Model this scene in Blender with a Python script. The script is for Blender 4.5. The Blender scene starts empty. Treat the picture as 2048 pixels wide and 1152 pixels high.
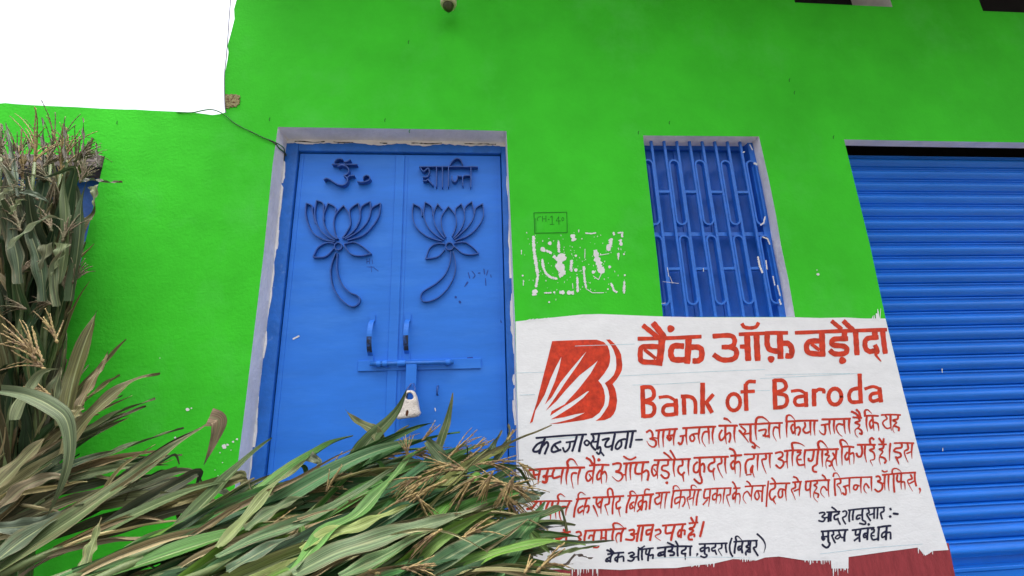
import bpy, bmesh, math, random
from mathutils import Vector, Matrix, Quaternion, noise
from mathutils.geometry import tessellate_polygon
random.seed(7)
S = bpy.context.scene
COL = S.collection
R = math.radians

# ---------------------------------------------------------------- camera
F = 880.0                                   # focal length in photo pixels (2048 wide)
PITCH, YAW, ROLL = 0.25485, 0.078315, -0.030691
CAM = Vector((0.0, -1.9226, 1.40))
cy, sy, cp, sp = math.cos(YAW), math.sin(YAW), math.cos(PITCH), math.sin(PITCH)
fwd = Vector((sy * cp, cy * cp, sp)); ri = Vector((cy, -sy, 0)); up = ri.cross(fwd)
r2 = math.cos(ROLL) * ri + math.sin(ROLL) * up
u2 = -math.sin(ROLL) * ri + math.cos(ROLL) * up
cam = bpy.data.cameras.new('camera'); cam_o = bpy.data.objects.new('camera', cam); COL.objects.link(cam_o)
cam.sensor_width = 36; cam.lens = F / 2048 * 36; cam.clip_start = 0.02; cam.clip_end = 500
m = Matrix((r2, u2, -fwd)).transposed().to_4x4(); m.translation = CAM
cam_o.matrix_world = m
S.camera = cam_o

# ---------------------------------------------------------------- world, sun, exposure
SUN_EL, SUN_ROT = R(87), R(180)
w = bpy.data.worlds.new('World'); S.world = w; w.use_nodes = True
nt = w.node_tree; nt.nodes.clear()
sky = nt.nodes.new('ShaderNodeTexSky'); sky.sky_type = 'NISHITA'; sky.sun_disc = False
sky.sun_elevation = SUN_EL; sky.sun_rotation = SUN_ROT; sky.dust_density = 9; sky.air_density = 1.0; sky.ozone_density = 1
hs = nt.nodes.new('ShaderNodeHueSaturation'); hs.inputs['Saturation'].default_value = 0.35; hs.inputs['Value'].default_value = 1.0
bg = nt.nodes.new('ShaderNodeBackground'); bg.inputs['Strength'].default_value = 0.15
out = nt.nodes.new('ShaderNodeOutputWorld')
nt.links.new(sky.outputs[0], hs.inputs['Color']); nt.links.new(hs.outputs[0], bg.inputs['Color']); nt.links.new(bg.outputs[0], out.inputs[0])
sl = bpy.data.lights.new('sun', 'SUN'); sl.energy = 1.5; sl.angle = R(22); sl.color = (1.0, 0.97, 0.93)
so = bpy.data.objects.new('sun', sl); COL.objects.link(so)
az = SUN_ROT
sd = Vector((math.sin(az) * math.cos(SUN_EL), math.cos(az) * math.cos(SUN_EL), math.sin(SUN_EL)))   # towards the sun
so.rotation_euler = sd.to_track_quat('Z', 'Y').to_euler(); so.location = (0, -4, 8)
S.view_settings.view_transform = 'Standard'; S.view_settings.look = 'None'
S.view_settings.gamma = 1; S.view_settings.exposure = 1.5; S.view_settings.use_curve_mapping = False
S.cycles.max_bounces = 8

# ---------------------------------------------------------------- helpers
def P(px, py, y=0.0):
    """point of the plane Y = y seen at photo pixel (px, py)"""
    d = fwd + r2 * ((px - 1024) / F) - u2 * ((py - 576) / F)
    t = (y - CAM.y) / d.y
    return CAM + d * t

def obj(name, bm, mat, parent=None, smooth=False):
    me = bpy.data.meshes.new(name)
    bm.normal_update()
    bm.to_mesh(me); bm.free()
    for mm in (mat if isinstance(mat, (list, tuple)) else [mat]): me.materials.append(mm)
    if smooth:
        for p in me.polygons: p.use_smooth = True
    o = bpy.data.objects.new(name, me); COL.objects.link(o)
    if parent:
        o.parent = parent
        o.matrix_parent_inverse = parent.matrix_world.inverted()
    return o

def empty(name, loc, label=None, cat=None, group=None):
    o = bpy.data.objects.new(name, None); COL.objects.link(o); o.location = loc
    o.matrix_world = Matrix.Translation(loc); o.empty_display_size = 0.1
    return tag(o, label, cat, group)

def tag(o, label=None, cat=None, group=None, kind=None):
    if label: o['label'] = label
    if cat: o['category'] = cat
    if group: o['group'] = group
    if kind: o['kind'] = kind
    return o

def box(bm, x0, x1, y0, y1, z0, z1, mi=0):
    v = [bm.verts.new((x, y, z)) for x in (x0, x1) for y in (y0, y1) for z in (z0, z1)]
    for f in ((0, 1, 3, 2), (4, 6, 7, 5), (0, 4, 5, 1), (2, 3, 7, 6), (0, 2, 6, 4), (1, 5, 7, 3)):
        fc = bm.faces.new([v[i] for i in f]); fc.material_index = mi
    return v

def bevel(bm, w_=0.002, seg=2):
    bmesh.ops.bevel(bm, geom=list(bm.edges), offset=w_, segments=seg, affect='EDGES', profile=0.5)

def catmull(pts, n=6, closed=False):
    pts = [Vector(p) for p in pts]
    if len(pts) < 3 and not closed: return pts
    o = []
    N = len(pts)
    rng = range(N if closed else N - 1)
    for i in rng:
        if closed: a, b, c, d = pts[(i - 1) % N], pts[i], pts[(i + 1) % N], pts[(i + 2) % N]
        else: a, b, c, d = pts[max(i - 1, 0)], pts[i], pts[i + 1], pts[min(i + 2, N - 1)]
        for k in range(n):
            t = k / n
            o.append(0.5 * ((2 * b) + (c - a) * t + (2 * a - 5 * b + 4 * c - d) * t * t + (3 * b - a - 3 * c + d) * t ** 3))
    if not closed: o.append(pts[-1])
    return o

def tube(bm, pts, r, seg=6, caps=True, mi=0):
    pts = [Vector(p) for p in pts]
    n = len(pts)
    rr = r if isinstance(r, (list, tuple)) else [r] * n
    rings = []
    ref = None
    for i, p in enumerate(pts):
        t = (pts[min(i + 1, n - 1)] - pts[max(i - 1, 0)]).normalized()
        if ref is None:
            ref = t.orthogonal().normalized()
        ref = (ref - t * ref.dot(t))
        ref = ref.normalized() if ref.length > 1e-6 else t.orthogonal().normalized()
        b = t.cross(ref)
        rings.append([bm.verts.new(p + (ref * math.cos(a) + b * math.sin(a)) * rr[i]) for a in [2 * math.pi * k / seg for k in range(seg)]])
    for a, b in zip(rings, rings[1:]):
        for k in range(seg):
            f = bm.faces.new((a[k], a[(k + 1) % seg], b[(k + 1) % seg], b[k])); f.material_index = mi; f.smooth = True
    if caps and n > 1:
        bm.faces.new(rings[0][::-1]).material_index = mi; bm.faces.new(rings[-1]).material_index = mi

def poly(bm, loops, mi=0, flip=False):
    """fill an outline (loops[0]) with holes (loops[1:]) of 3D points"""
    flat = [Vector(p) for l in loops for p in l]
    vs = [bm.verts.new(p) for p in flat]
    for t in tessellate_polygon([[Vector(p) for p in l] for l in loops]):
        try:
            f = bm.faces.new([vs[i] for i in t]); f.material_index = mi
            f.normal_update()
            if f.normal.y > 0: f.normal_flip()
        except ValueError: pass
    return vs

def extrude_loop(bm, loop, d, mi=0):
    """side faces from a closed loop of points along vector d"""
    a = [bm.verts.new(p) for p in loop]; b = [bm.verts.new(Vector(p) + d) for p in loop]
    n = len(a)
    for i in range(n):
        f = bm.faces.new((a[i], a[(i + 1) % n], b[(i + 1) % n], b[i])); f.material_index = mi

# ---------------------------------------------------------------- materials
def mat(name, base, rough=0.6, var=0.15, vscale=6.0, bump=0.15, bscale=40.0, metal=0.0, spec=0.3, streak=None, second=None, second_at=(0.55, 0.7), second_scale=3.0, bdist=0.01):
    m_ = bpy.data.materials.new(name); m_.use_nodes = True
    N = m_.node_tree; L = N.links; bs = N.nodes['Principled BSDF']
    bs.inputs['Roughness'].default_value = rough; bs.inputs['Metallic'].default_value = metal
    bs.inputs['Specular IOR Level'].default_value = spec
    tc = N.nodes.new('ShaderNodeTexCoord')
    mp = N.nodes.new('ShaderNodeMapping'); L.new(tc.outputs['Object'], mp.inputs[0])
    if streak: mp.inputs['Scale'].default_value = streak
    nz = N.nodes.new('ShaderNodeTexNoise'); nz.inputs['Scale'].default_value = vscale; nz.inputs['Detail'].default_value = 8; nz.inputs['Roughness'].default_value = 0.65
    L.new(mp.outputs[0], nz.inputs['Vector'])
    rp = N.nodes.new('ShaderNodeMapRange'); rp.inputs['From Min'].default_value = 0.3; rp.inputs['From Max'].default_value = 0.7
    rp.inputs['To Min'].default_value = 1 - var; rp.inputs['To Max'].default_value = 1 + var
    L.new(nz.outputs['Fac'], rp.inputs['Value'])
    mx = N.nodes.new('ShaderNodeMix'); mx.data_type = 'RGBA'; mx.blend_type = 'MULTIPLY'; mx.inputs['Factor'].default_value = 1
    mx.inputs['A'].default_value = (*base, 1); L.new(rp.outputs[0], mx.inputs['B'])
    col = mx.outputs['Result']
    if second:
        n2 = N.nodes.new('ShaderNodeTexNoise'); n2.inputs['Scale'].default_value = second_scale; n2.inputs['Detail'].default_value = 10; n2.inputs['Roughness'].default_value = 0.7
        L.new(mp.outputs[0], n2.inputs['Vector'])
        r_ = N.nodes.new('ShaderNodeMapRange'); r_.inputs['From Min'].default_value = second_at[0]; r_.inputs['From Max'].default_value = second_at[1]
        L.new(n2.outputs['Fac'], r_.inputs['Value'])
        m2 = N.nodes.new('ShaderNodeMix'); m2.data_type = 'RGBA'; m2.inputs['B'].default_value = (*second, 1)
        L.new(r_.outputs[0], m2.inputs['Factor']); L.new(col, m2.inputs['A']); col = m2.outputs['Result']
    L.new(col, bs.inputs['Base Color'])
    if bump:
        nb = N.nodes.new('ShaderNodeTexNoise'); nb.inputs['Scale'].default_value = bscale; nb.inputs['Detail'].default_value = 6
        L.new(mp.outputs[0], nb.inputs['Vector'])
        nb2 = N.nodes.new('ShaderNodeTexNoise'); nb2.inputs['Scale'].default_value = bscale / 9; nb2.inputs['Detail'].default_value = 3
        L.new(mp.outputs[0], nb2.inputs['Vector'])
        ad = N.nodes.new('ShaderNodeMath'); ad.operation = 'MULTIPLY_ADD'; ad.inputs[1].default_value = 2.5
        L.new(nb2.outputs['Fac'], ad.inputs[0]); L.new(nb.outputs['Fac'], ad.inputs[2])
        bp = N.nodes.new('ShaderNodeBump'); bp.inputs['Strength'].default_value = bump; bp.inputs['Distance'].default_value = bdist
        L.new(ad.outputs[0], bp.inputs['Height']); L.new(bp.outputs[0], bs.inputs['Normal'])
    return m_

GREEN = mat('green_limewash', (0.048, 0.56, 0.026), 0.85, 0.14, 2.2, 0.30, 75, second=(0.085, 0.60, 0.075), second_at=(0.52, 0.80), second_scale=1.6, bdist=0.005, spec=0.15)
WHITEW = mat('white_reveal_paint', (0.83, 0.815, 0.825), 0.75, 0.12, 9, 0.3, 60, second=(0.58, 0.54, 0.52), second_at=(0.62, 0.78), second_scale=11)
NOTICE = mat('white_notice_paint', (0.80, 0.815, 0.83), 0.75, 0.05, 14, 0.25, 90, streak=(0.8, 1, 1.5), second=(0.62, 0.70, 0.72), second_at=(0.6, 0.85), second_scale=3, bdist=0.004)
REDP = mat('red_lettering_paint', (0.58, 0.045, 0.015), 0.6, 0.35, 30, 0.1, 80, second=(0.40, 0.022, 0.016), second_at=(0.52, 0.75), second_scale=38)
DRED = mat('thin_red_lettering_paint', (0.56, 0.045, 0.02), 0.65, 0.40, 45, 0.1, 80, second=(0.34, 0.014, 0.016), second_at=(0.48, 0.66), second_scale=45)
BLACKP = mat('dark_blue_lettering_paint', (0.012, 0.014, 0.045), 0.55, 0.4, 40, 0.1, 80)
GUIDE = mat('pale_guide_line_chalk', (0.50, 0.66, 0.72), 0.8, 0.2, 40, 0)
DADO = mat('maroon_dado_paint', (0.30, 0.040, 0.048), 0.7, 0.22, 7, 0.35, 60, streak=(4, 1, 0.8), second=(0.22, 0.028, 0.035), second_at=(0.5, 0.7), second_scale=9)
BLUE = mat('blue_enamel', (0.030, 0.195, 0.74), 0.45, 0.12, 4, 0.22, 14, spec=0.25, streak=(0.5, 1, 2.2), second=(0.05, 0.235, 0.78), second_at=(0.5, 0.75), second_scale=5, bdist=0.004)
BLUEF = mat('blue_frame_enamel', (0.018, 0.150, 0.58), 0.42, 0.2, 12, 0.25, 60, spec=0.4, second=(0.10, 0.24, 0.62), second_at=(0.62, 0.72), second_scale=16)
SBLUE = mat('blue_shutter_enamel', (0.010, 0.175, 0.72), 0.36, 0.14, 5, 0.06, 60, spec=0.3, streak=(0.3, 1, 2.5), second=(0.025, 0.20, 0.74), second_at=(0.6, 0.8), second_scale=3)
WBLUE = mat('blue_window_enamel', (0.010, 0.115, 0.52), 0.42, 0.15, 8, 0.15, 40, spec=0.4)
GBLUE = mat('blue_grille_enamel', (0.020, 0.155, 0.62), 0.4, 0.15, 20, 0.1, 80, spec=0.45)
STRIP = mat('dark_blue_metal_strip', (0.024, 0.088, 0.35), 0.4, 0.3, 30, 0.1, 80, spec=0.4)
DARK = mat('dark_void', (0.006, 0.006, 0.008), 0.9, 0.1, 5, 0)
WOOD = mat('grey_old_timber', (0.20, 0.17, 0.165), 0.85, 0.35, 20, 0.5, 60, streak=(0.4, 3, 4))
CLOTH = mat('grubby_white_cloth', (0.72, 0.66, 0.60), 0.9, 0.14, 40, 0.5, 140, second=(0.45, 0.36, 0.28), second_at=(0.62, 0.75), second_scale=50)
RUST = mat('rusty_keyhole', (0.10, 0.035, 0.015), 0.9, 0.4, 90, 0.3, 200)
BRICK = mat('broken_brick', (0.30, 0.27, 0.13), 0.9, 0.35, 60, 0.9, 120, second=(0.12, 0.055, 0.03), second_at=(0.5, 0.6), second_scale=70)
CABLE = mat('grey_violet_cable', (0.20, 0.17, 0.26), 0.6, 0.2, 30, 0)
GCABLE = mat('green_painted_cable', (0.028, 0.22, 0.026), 0.7, 0.5, 40, 0.2, 90, second=(0.05, 0.06, 0.045), second_at=(0.5, 0.6), second_scale=14)
BEIGE = mat('beige_lamp_holder', (0.58, 0.53, 0.38), 0.5, 0.3, 60, 0.1, 80)
SCRAW = mat('dark_green_pencil', (0.012, 0.17, 0.012), 0.8, 0.2, 60, 0)
UNDERSHADE = mat('shaded_handle_underside', (0.022, 0.030, 0.055), 0.5, 0.4, 60, 0.2, 120, second=(0.03, 0.10, 0.36), second_at=(0.5, 0.62), second_scale=45)  # shade under the bowed handles, put into the colour as patchy near-black
DSCRAW = mat('dark_blue_pencil', (0.018, 0.06, 0.32), 0.6, 0.3, 60, 0)
PEEL = mat('bare_white_plaster', (0.72, 0.72, 0.72), 0.85, 0.08, 60, 0.3, 90)
CONC = mat('grey_cement', (0.18, 0.17, 0.16), 0.9, 0.2, 6, 0.4, 50)
EARTH = mat("dusty_earth", (0.105, 0.092, 0.075), 0.95, 0.3, 3, 0.6, 20, second=(0.075, 0.065, 0.05), second_at=(0.45, 0.65), second_scale=1.5, bdist=0.03)

# ---------------------------------------------------------------- ground
bm = bmesh.new()
n = 40
g = [[bm.verts.new(((i - n / 2) * 10, (j - n / 2) * 10, 0)) for j in range(n + 1)] for i in range(n + 1)]
for i in range(n):
    for j in range(n): bm.faces.new((g[i][j], g[i + 1][j], g[i + 1][j + 1], g[i][j + 1]))
tag(obj('ground', bm, EARTH), kind='structure')

# ---------------------------------------------------------------- house shell
house = empty('house', (0.5, 0, 0), 'bright green plastered house with blue doors, grille window and painted notice', 'house')
WT = 4.6                                    # top of the tall part
# jagged left edge of the tall part, from the low wall's top upwards
edge_px = [(450, 225), (450, 205), (449, 180), (448, 150), (451, 140), (455, 120), (457, 104), (455, 92), (463, 62), (469, 38), (468, 18), (473, 0)]
rs = random.Random(3)
edge = [P(*q) for q in edge_px]
ex, ez = edge[-1].x, edge[-1].z
while ez < WT - 0.06:
    ez += 0.05; edge.append(Vector((ex + rs.uniform(-0.015, 0.015), 0, ez)))
edge.append(Vector((ex, 0, WT)))
top_px = [(440, 228), (425, 230), (395, 226), (370, 224), (345, 223), (300, 221), (270, 219), (250, 219), (200, 217), (150, 214), (100, 212), (60, 210), (30, 208), (10, 206), (0, 207)]
topl = [P(*q) for q in top_px]
LX = -4.2; RX = 5.2
tz = topl[-1].z
outline = [Vector((LX, 0, 0)), Vector((RX, 0, 0)), Vector((RX, 0, WT))] + edge[::-1] + topl + [Vector((LX, 0, tz + 0.03))]
def rect(x0, x1, z0, z1): return [Vector((x0, 0, z0)), Vector((x1, 0, z0)), Vector((x1, 0, z1)), Vector((x0, 0, z1))]
DOOR = [Vector((-0.957, 0, 0.45)), Vector((0.170, 0, 0.45)), P(1034, 800), P(1030, 640), P(1025, 520), P(1021, 430), P(1013, 262), P(900, 259), P(760, 257), P(556, 254), P(545, 330), P(527, 510), P(505, 690), P(488, 830), P(470, 972)]
WIN = [P(1326, 634), P(1590, 634), P(1577, 560), P(1562, 490), P(1552, 430), P(1538, 360), P(1518, 273), P(1400, 272), P(1286, 271), P(1301, 400), P(1315, 520)]
SHUT = [Vector((1.938, 0, 0.45)), Vector((4.6, 0, 0.45)), Vector((4.6, 0, 2.70)), P(2048, 285), P(1850, 282), P(1688, 279), P(1740, 490), P(1772, 640), P(1806, 780), P(1840, 910), P(1872, 1020), P(1897, 1100)]
SIDE = rect(-2.75, -1.70, 0.45, 2.548)
V1 = [P(1590, 5)] + [P(1785, 14)] + [Vector((2.449, 0, 4.02)), Vector((1.842, 0, 4.02))]
V2 = [Vector((3.030, 0, 3.585)), Vector((4.3, 0, 3.585)), Vector((4.3, 0, 4.02)), Vector((3.030, 0, 4.02))]
bm = bmesh.new()
poly(bm, [outline, DOOR, WIN, SHUT, SIDE, V1, V2])
extrude_loop(bm, outline, Vector((0, 3.0, 0)))
poly(bm, [[p + Vector((0, 3.0, 0)) for p in outline]])
bmesh.ops.remove_doubles(bm, verts=bm.verts, dist=0.0002)
wall = obj('wall', bm, GREEN, house)
def reveal(loop, d, mat_, name='reveal'):
    bm = bmesh.new(); extrude_loop(bm, loop, Vector((0, d, 0))); return obj(name, bm, mat_, house)
reveal(DOOR, 0.16, WHITEW, 'door_reveal'); reveal(WIN, 0.13, WHITEW, 'window_reveal')
reveal(SIDE, 0.16, WOOD, 'door_reveal'); reveal(V1, 0.22, WHITEW, 'vent_reveal'); reveal(V2, 0.22, WHITEW, 'vent_reveal')
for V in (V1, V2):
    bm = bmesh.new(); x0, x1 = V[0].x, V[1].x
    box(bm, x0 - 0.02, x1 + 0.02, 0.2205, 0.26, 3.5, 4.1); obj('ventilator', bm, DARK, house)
# shutter opening: thin soffit and jambs, then the dark roll box
bm = bmesh.new(); extrude_loop(bm, SHUT, Vector((0, 0.055, 0))); obj('shutter_reveal', bm, WHITEW, house)
# eave slab above the picture, deeper over the right half
bm = bmesh.new()
box(bm, ex - 0.02, RX, -0.70, 0.0, 4.22, 4.34); obj('eave', bm, CONC, house)
bm = bmesh.new(); box(bm, 0.9, RX, -1.10, -0.002, 4.05, 4.13); obj('sunshade', bm, CONC, house)
bm = bmesh.new(); box(bm, LX, RX, -0.75, -0.003, 0, 0.45); obj('plinth', bm, CONC, house)
# broken corner with bare brick
bm = bmesh.new()
q = [(450, 190), (454, 189), (459, 190.5), (463, 188.5), (468, 190), (472, 189), (477, 191.5), (480, 191), (481, 195), (478.5, 198), (481, 202), (479, 206), (479.5, 209), (475, 211), (473, 215), (468, 213.5), (465, 216), (461, 214), (458, 218), (455, 217), (450, 218)]
lp = [P(*a) for a in q]
vs = poly(bm, [[p + Vector((0, -0.004, 0)) for p in lp]])
extrude_loop(bm, [p + Vector((0, -0.004, 0)) for p in lp], Vector((0, 0.004, 0)))
obj('exposed_brick', bm, BRICK, house)

# ---------------------------------------------------------------- brush strokes on a plane
LAY = [0]; ROUGH = [0.0]
def stroke(bm, org, s, pts, wd, y=0.0, taper=0.0, cap=0.6, n=5, mi=0):
    """a painted brush stroke: pts in crop pixels of the crop at org, magnified s times"""
    c = [Vector((p[0], p[1])) for p in pts]
    if len(c) == 1: c = [c[0] + Vector((wd * 0.5 * math.cos(a), wd * 0.5 * math.sin(a))) for a in (0,)] ; dot = True
    else: dot = False
    LAY[0] = (LAY[0] + 1) % 24
    yy = y - LAY[0] * 0.00004
    def W_(v): return P(org[0] + v.x / s, org[1] + v.y / s, yy)
    if dot:
        o = Vector((pts[0][0], pts[0][1]))
        ring = [bm.verts.new(W_(o + Vector((math.cos(a), math.sin(a))) * wd * (0.5 + 0.04 * math.sin(3 * a + o.x)))) for a in [2 * math.pi * k / 14 for k in range(14)]]
        f = bm.faces.new(ring); f.normal_update()
        if f.normal.y > 0: f.normal_flip()
        f.material_index = mi
        return
    if ROUGH[0]:
        q = [c[0]]
        for b in c[1:]:
            m_ = max(1, int((b - q[-1]).length / (wd * 0.22))); a0 = q[-1]
            q += [a0.lerp(b, (k + 1) / m_) + Vector((random.uniform(-1, 1), random.uniform(-1, 1))) * wd * 0.09 for k in range(m_)]
        c = q; n = 1
    c = catmull(c, n)
    c = [c[0]] + [b for a, b in zip(c, c[1:]) if (b - a).length > 0.3]
    if len(c) < 2: return
    if len(c) == 2:
        c = [c[0].lerp(c[1], t / 4) for t in range(5)]
    N = len(c)
    # caps
    d0 = (c[0] - c[1]).normalized(); d1 = (c[-1] - c[-2]).normalized()
    c = [c[0] + d0 * wd * 0.22] + c + [c[-1] + d1 * wd * 0.22]
    N = len(c); prev = None
    for i in range(N):
        t = i / (N - 1)
        a = c[max(i - 1, 0)]; b = c[min(i + 1, N - 1)]
        tg = (b - a); tg = tg.normalized() if tg.length > 1e-6 else Vector((1, 0))
        nr = Vector((-tg.y, tg.x))
        ww = wd * 0.5 * (1 - taper * max(0, (t - 0.35) / 0.65))
        ww *= 1 + 0.06 * math.sin(i * 1.7 + c[0].x) + ROUGH[0] * random.uniform(-1, 1)
        if i == 0 or i == N - 1: ww *= cap
        l, r_ = bm.verts.new(W_(c[i] + nr * ww)), bm.verts.new(W_(c[i] - nr * ww))
        if prev:
            f = bm.faces.new((prev[0], prev[1], r_, l)); f.normal_update(); f.material_index = mi
            if f.normal.y > 0: f.normal_flip()
        prev = (l, r_)

def strokes(bm, org, s, text, wd, y=0.0, taper=0.0, cap=0.6):
    """text: strokes separated by ';'. A stroke is 'x,y x,y ...', optional leading 'w30' width and trailing 't' taper"""
    for part in text.replace('\n', ' ').split(';'):
        tk = part.split()
        if not tk: continue
        ww, tp = wd, taper
        if tk[0][0] == 'w': ww = float(tk[0][1:]); tk = tk[1:]
        if tk[-1] == 't': tp = 0.8; tk = tk[:-1]
        stroke(bm, org, s, [tuple(float(v) for v in a.split(',')) for a in tk], ww, y, tp, cap)

# ---------------------------------------------------------------- dado and painted notice
dado_top = [(1035, 1140), (1080, 1139), (1200, 1138), (1240, 1140), (1290, 1137), (1351, 1136), (1390, 1131), (1428, 1127), (1467, 1118), (1490, 1119), (1513, 1121), (1530, 1115), (1558, 1113), (1610, 1121), (1662, 1121), (1663, 1137), (1697, 1137), (1697, 1114), (1740, 1108), (1790, 1101), (1836, 1095), (1845, 1106), (1851, 1111), (1858, 1107), (1866, 1102), (1880, 1101), (1897, 1100)]
bm = bmesh.new()
yd = -0.0015
up_ = [P(x, y - 14, yd) for x, y in dado_top]
poly(bm, [[Vector((0.176, yd, 0.45)), Vector((1.932, yd, 0.45))] + up_[::-1]])
obj('dado', bm, DADO, house)
bm = bmesh.new()
nt_top = [(1031, 643), (1050, 641), (1075, 638), (1105, 635), (1135, 632), (1165, 629), (1200, 628), (1250, 630), (1300, 632), (1326, 633), (1400, 634.5), (1500, 634.5), (1590, 634.5), (1640, 636), (1690, 635), (1730, 637), (1771, 637)]
nt_right = [(1790, 715), (1806, 780), (1822, 842), (1840, 910), (1856, 965), (1872, 1020), (1897, 1100)]
nt_left = [(1040, 1000), (1036, 850), (1033, 740)]
yn = -0.003
poly(bm, [[P(x, y, yn) for x, y in nt_top + nt_right[:-1] + dado_top[::-1] + nt_left]])
notice = obj('painted_notice', bm, NOTICE, house)
notice['label'] = 'white painted notice panel with red and dark blue lettering'
bm = bmesh.new()                            # brushed-out white at the lower edge
rs = random.Random(5)
for x0, x1, y0, ln in ((1610, 1662, 1119, 10), (1664, 1697, 1130, 30), (1140, 1195, 1130, 26), (1480, 1510, 1116, 8), (1350, 1430, 1128, 6), (1836, 1866, 1098, 14)):
    for k in range(int((x1 - x0) / 4) + 2):
        x = rs.uniform(x0, x1); stroke(bm, (0, 0), 1, [(x, y0 - 6), (x + rs.uniform(-1, 1), y0 + ln * rs.uniform(0.3, 1))], rs.uniform(1.2, 3.2), -0.0032, 0.7)
for k in range(9):
    x = rs.uniform(1738, 1760); stroke(bm, (0, 0), 1, [(x, 640), (x + rs.uniform(-2, 2), 640 - rs.uniform(6, 30))], rs.uniform(1.5, 3), -0.0032, 0.8)
for k in range(14):
    x = rs.uniform(1040, 1180); stroke(bm, (0, 0), 1, [(x, 645 - (x - 1030) * 0.08), (x + rs.uniform(6, 18), 640 - (x - 1030) * 0.08)], rs.uniform(1, 3), -0.0032, 0.6)
obj('paint_drips', bm, NOTICE, notice)
for a in ('1030,746 1100,744', '1240,752 1400,744 1530,739', '1530,750 1620,748 1700,747', '1080,880 1160,874', '1265,770 1330,768 1400,764', '1520,757 1600,753 1715,747', '1480,782 1540,781', '1300,1116 1420,1114 1500,1116', '1640,1108 1740,1096 1845,1088', '1150,692 1270,688', '1040,790 1070,789'):
    bm = bmesh.new(); strokes(bm, (0, 0), 1, a, 1.0, -0.0032); obj('guide_line', bm, GUIDE, notice)

yl = -0.0036
# emblem
bm = bmesh.new()
O = (1046, 664); s = 5.759
def px_poly(bm, pts, org, s, y): poly(bm, [[P(org[0] + a / s, org[1] + b / s, y) for a, b in pts]])
px_poly(bm, [(78, 1055), (160, 800), (230, 520), (280, 330), (335, 105), (430, 100), (700, 90), (850, 88), (930, 115), (975, 160), (995, 215), (1005, 290), (1000, 350), (985, 400), (935, 480), (868, 560), (905, 605), (930, 660), (945, 740), (942, 800), (930, 850), (880, 930), (800, 990), (700, 1015), (560, 1035), (420, 1055), (300, 1060),
 (430, 1035), (560, 1000), (640, 965), (712, 930), (600, 948), (470, 982), (320, 1006), (400, 962), (560, 862), (690, 760), (762, 682), (740, 684), (600, 780), (450, 872), (312, 966), (330, 912), (480, 832), (640, 655), (780, 475), (862, 328), (820, 368), (650, 500), (500, 660), (380, 802), (262, 908), (380, 742), (500, 562), (640, 365), (732, 222), (690, 268), (560, 420), (430, 582), (330, 752), (253, 834), (320, 682), (370, 562), (420, 402), (442, 286), (380, 400), (320, 532), (250, 722), (145, 902), (112, 1032)], O, s, yl)
px_poly(bm, [(958, 88), (1000, 85), (1060, 140), (1105, 205), (1130, 260), (1145, 380), (1138, 440), (1118, 485), (1080, 545), (1032, 600), (1060, 650), (1075, 710), (1085, 790), (1070, 890), (1045, 945), (1010, 985), (940, 1015), (835, 1024), (890, 985), (940, 915), (980, 850), (992, 790), (995, 740), (985, 680), (970, 635), (942, 588), (1000, 545), (1045, 495), (1070, 430), (1075, 380), (1070, 290), (1040, 200), (1010, 150)], O, s, yl)
obj('emblem', bm, REDP, notice)
# Hindi heading
bm = bmesh.new()
strokes(bm, (1260, 640), 7.42, '''w58 125,278 580,268 1050,246;w72 200,85 300,165 410,255;w92 350,55 420,140 500,245;
w105 475,290 455,480 430,655;w78 400,395 220,395 160,430 155,560 190,618 390,628;w52 220,445 375,565;
w95 870,270 862,450 848,630;w88 785,388 660,385 612,440 612,535 660,588 805,590;w86 890,405 1010,405 1062,450 1060,560 1010,605 945,607;
w72 1240,240 1480,230 1550,285 1540,365 1480,398 1375,402;w78 1480,400 1572,445 1572,540 1500,588 1360,588 1250,520;w66 1645,395 1745,395;w92 1738,240 1745,420 1755,588;w56 1625,212 2060,195;w90 1878,230 1885,420 1895,588;w54 1665,60 1700,105 1790,118 1870,100 1905,45''', 80, yl, cap=0.9)
for c in ((605, 130),): stroke(bm, (1260, 640), 7.42, [c], 110, yl)
strokes(bm, (1524, 630), 7.42, '''w58 60,266 375,264;w82 78,290 78,430 122,515 270,542;w92 265,270 270,450 275,632;w84 300,420 390,425 442,500 430,602 365,605;w104 135,655;
w56 500,264 1100,240 1845,218;w88 890,280 895,450 900,600;w80 845,385 720,390 662,450 690,555 850,580;w52 740,435 845,515;
w84 1225,260 1220,350;w78 1262,350 1080,358 1038,400 1062,445 1218,465 1262,520 1218,572 1080,575 1015,530;w108 1195,675;
w82 1388,240 1400,420 1410,580;w64 1040,95 1100,145 1175,205;w74 1215,95 1270,150 1345,215;w86 1675,240 1675,325;w76 1715,330 1570,348 1528,410 1542,500 1600,542 1660,530;w70 1680,455 1715,540 1690,590 1760,680 t;w78 1790,235 1810,420 1830,560''', 80, yl, cap=0.9)
obj('lettering', bm, REDP, notice)['label'] = 'large red Hindi heading'
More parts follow.
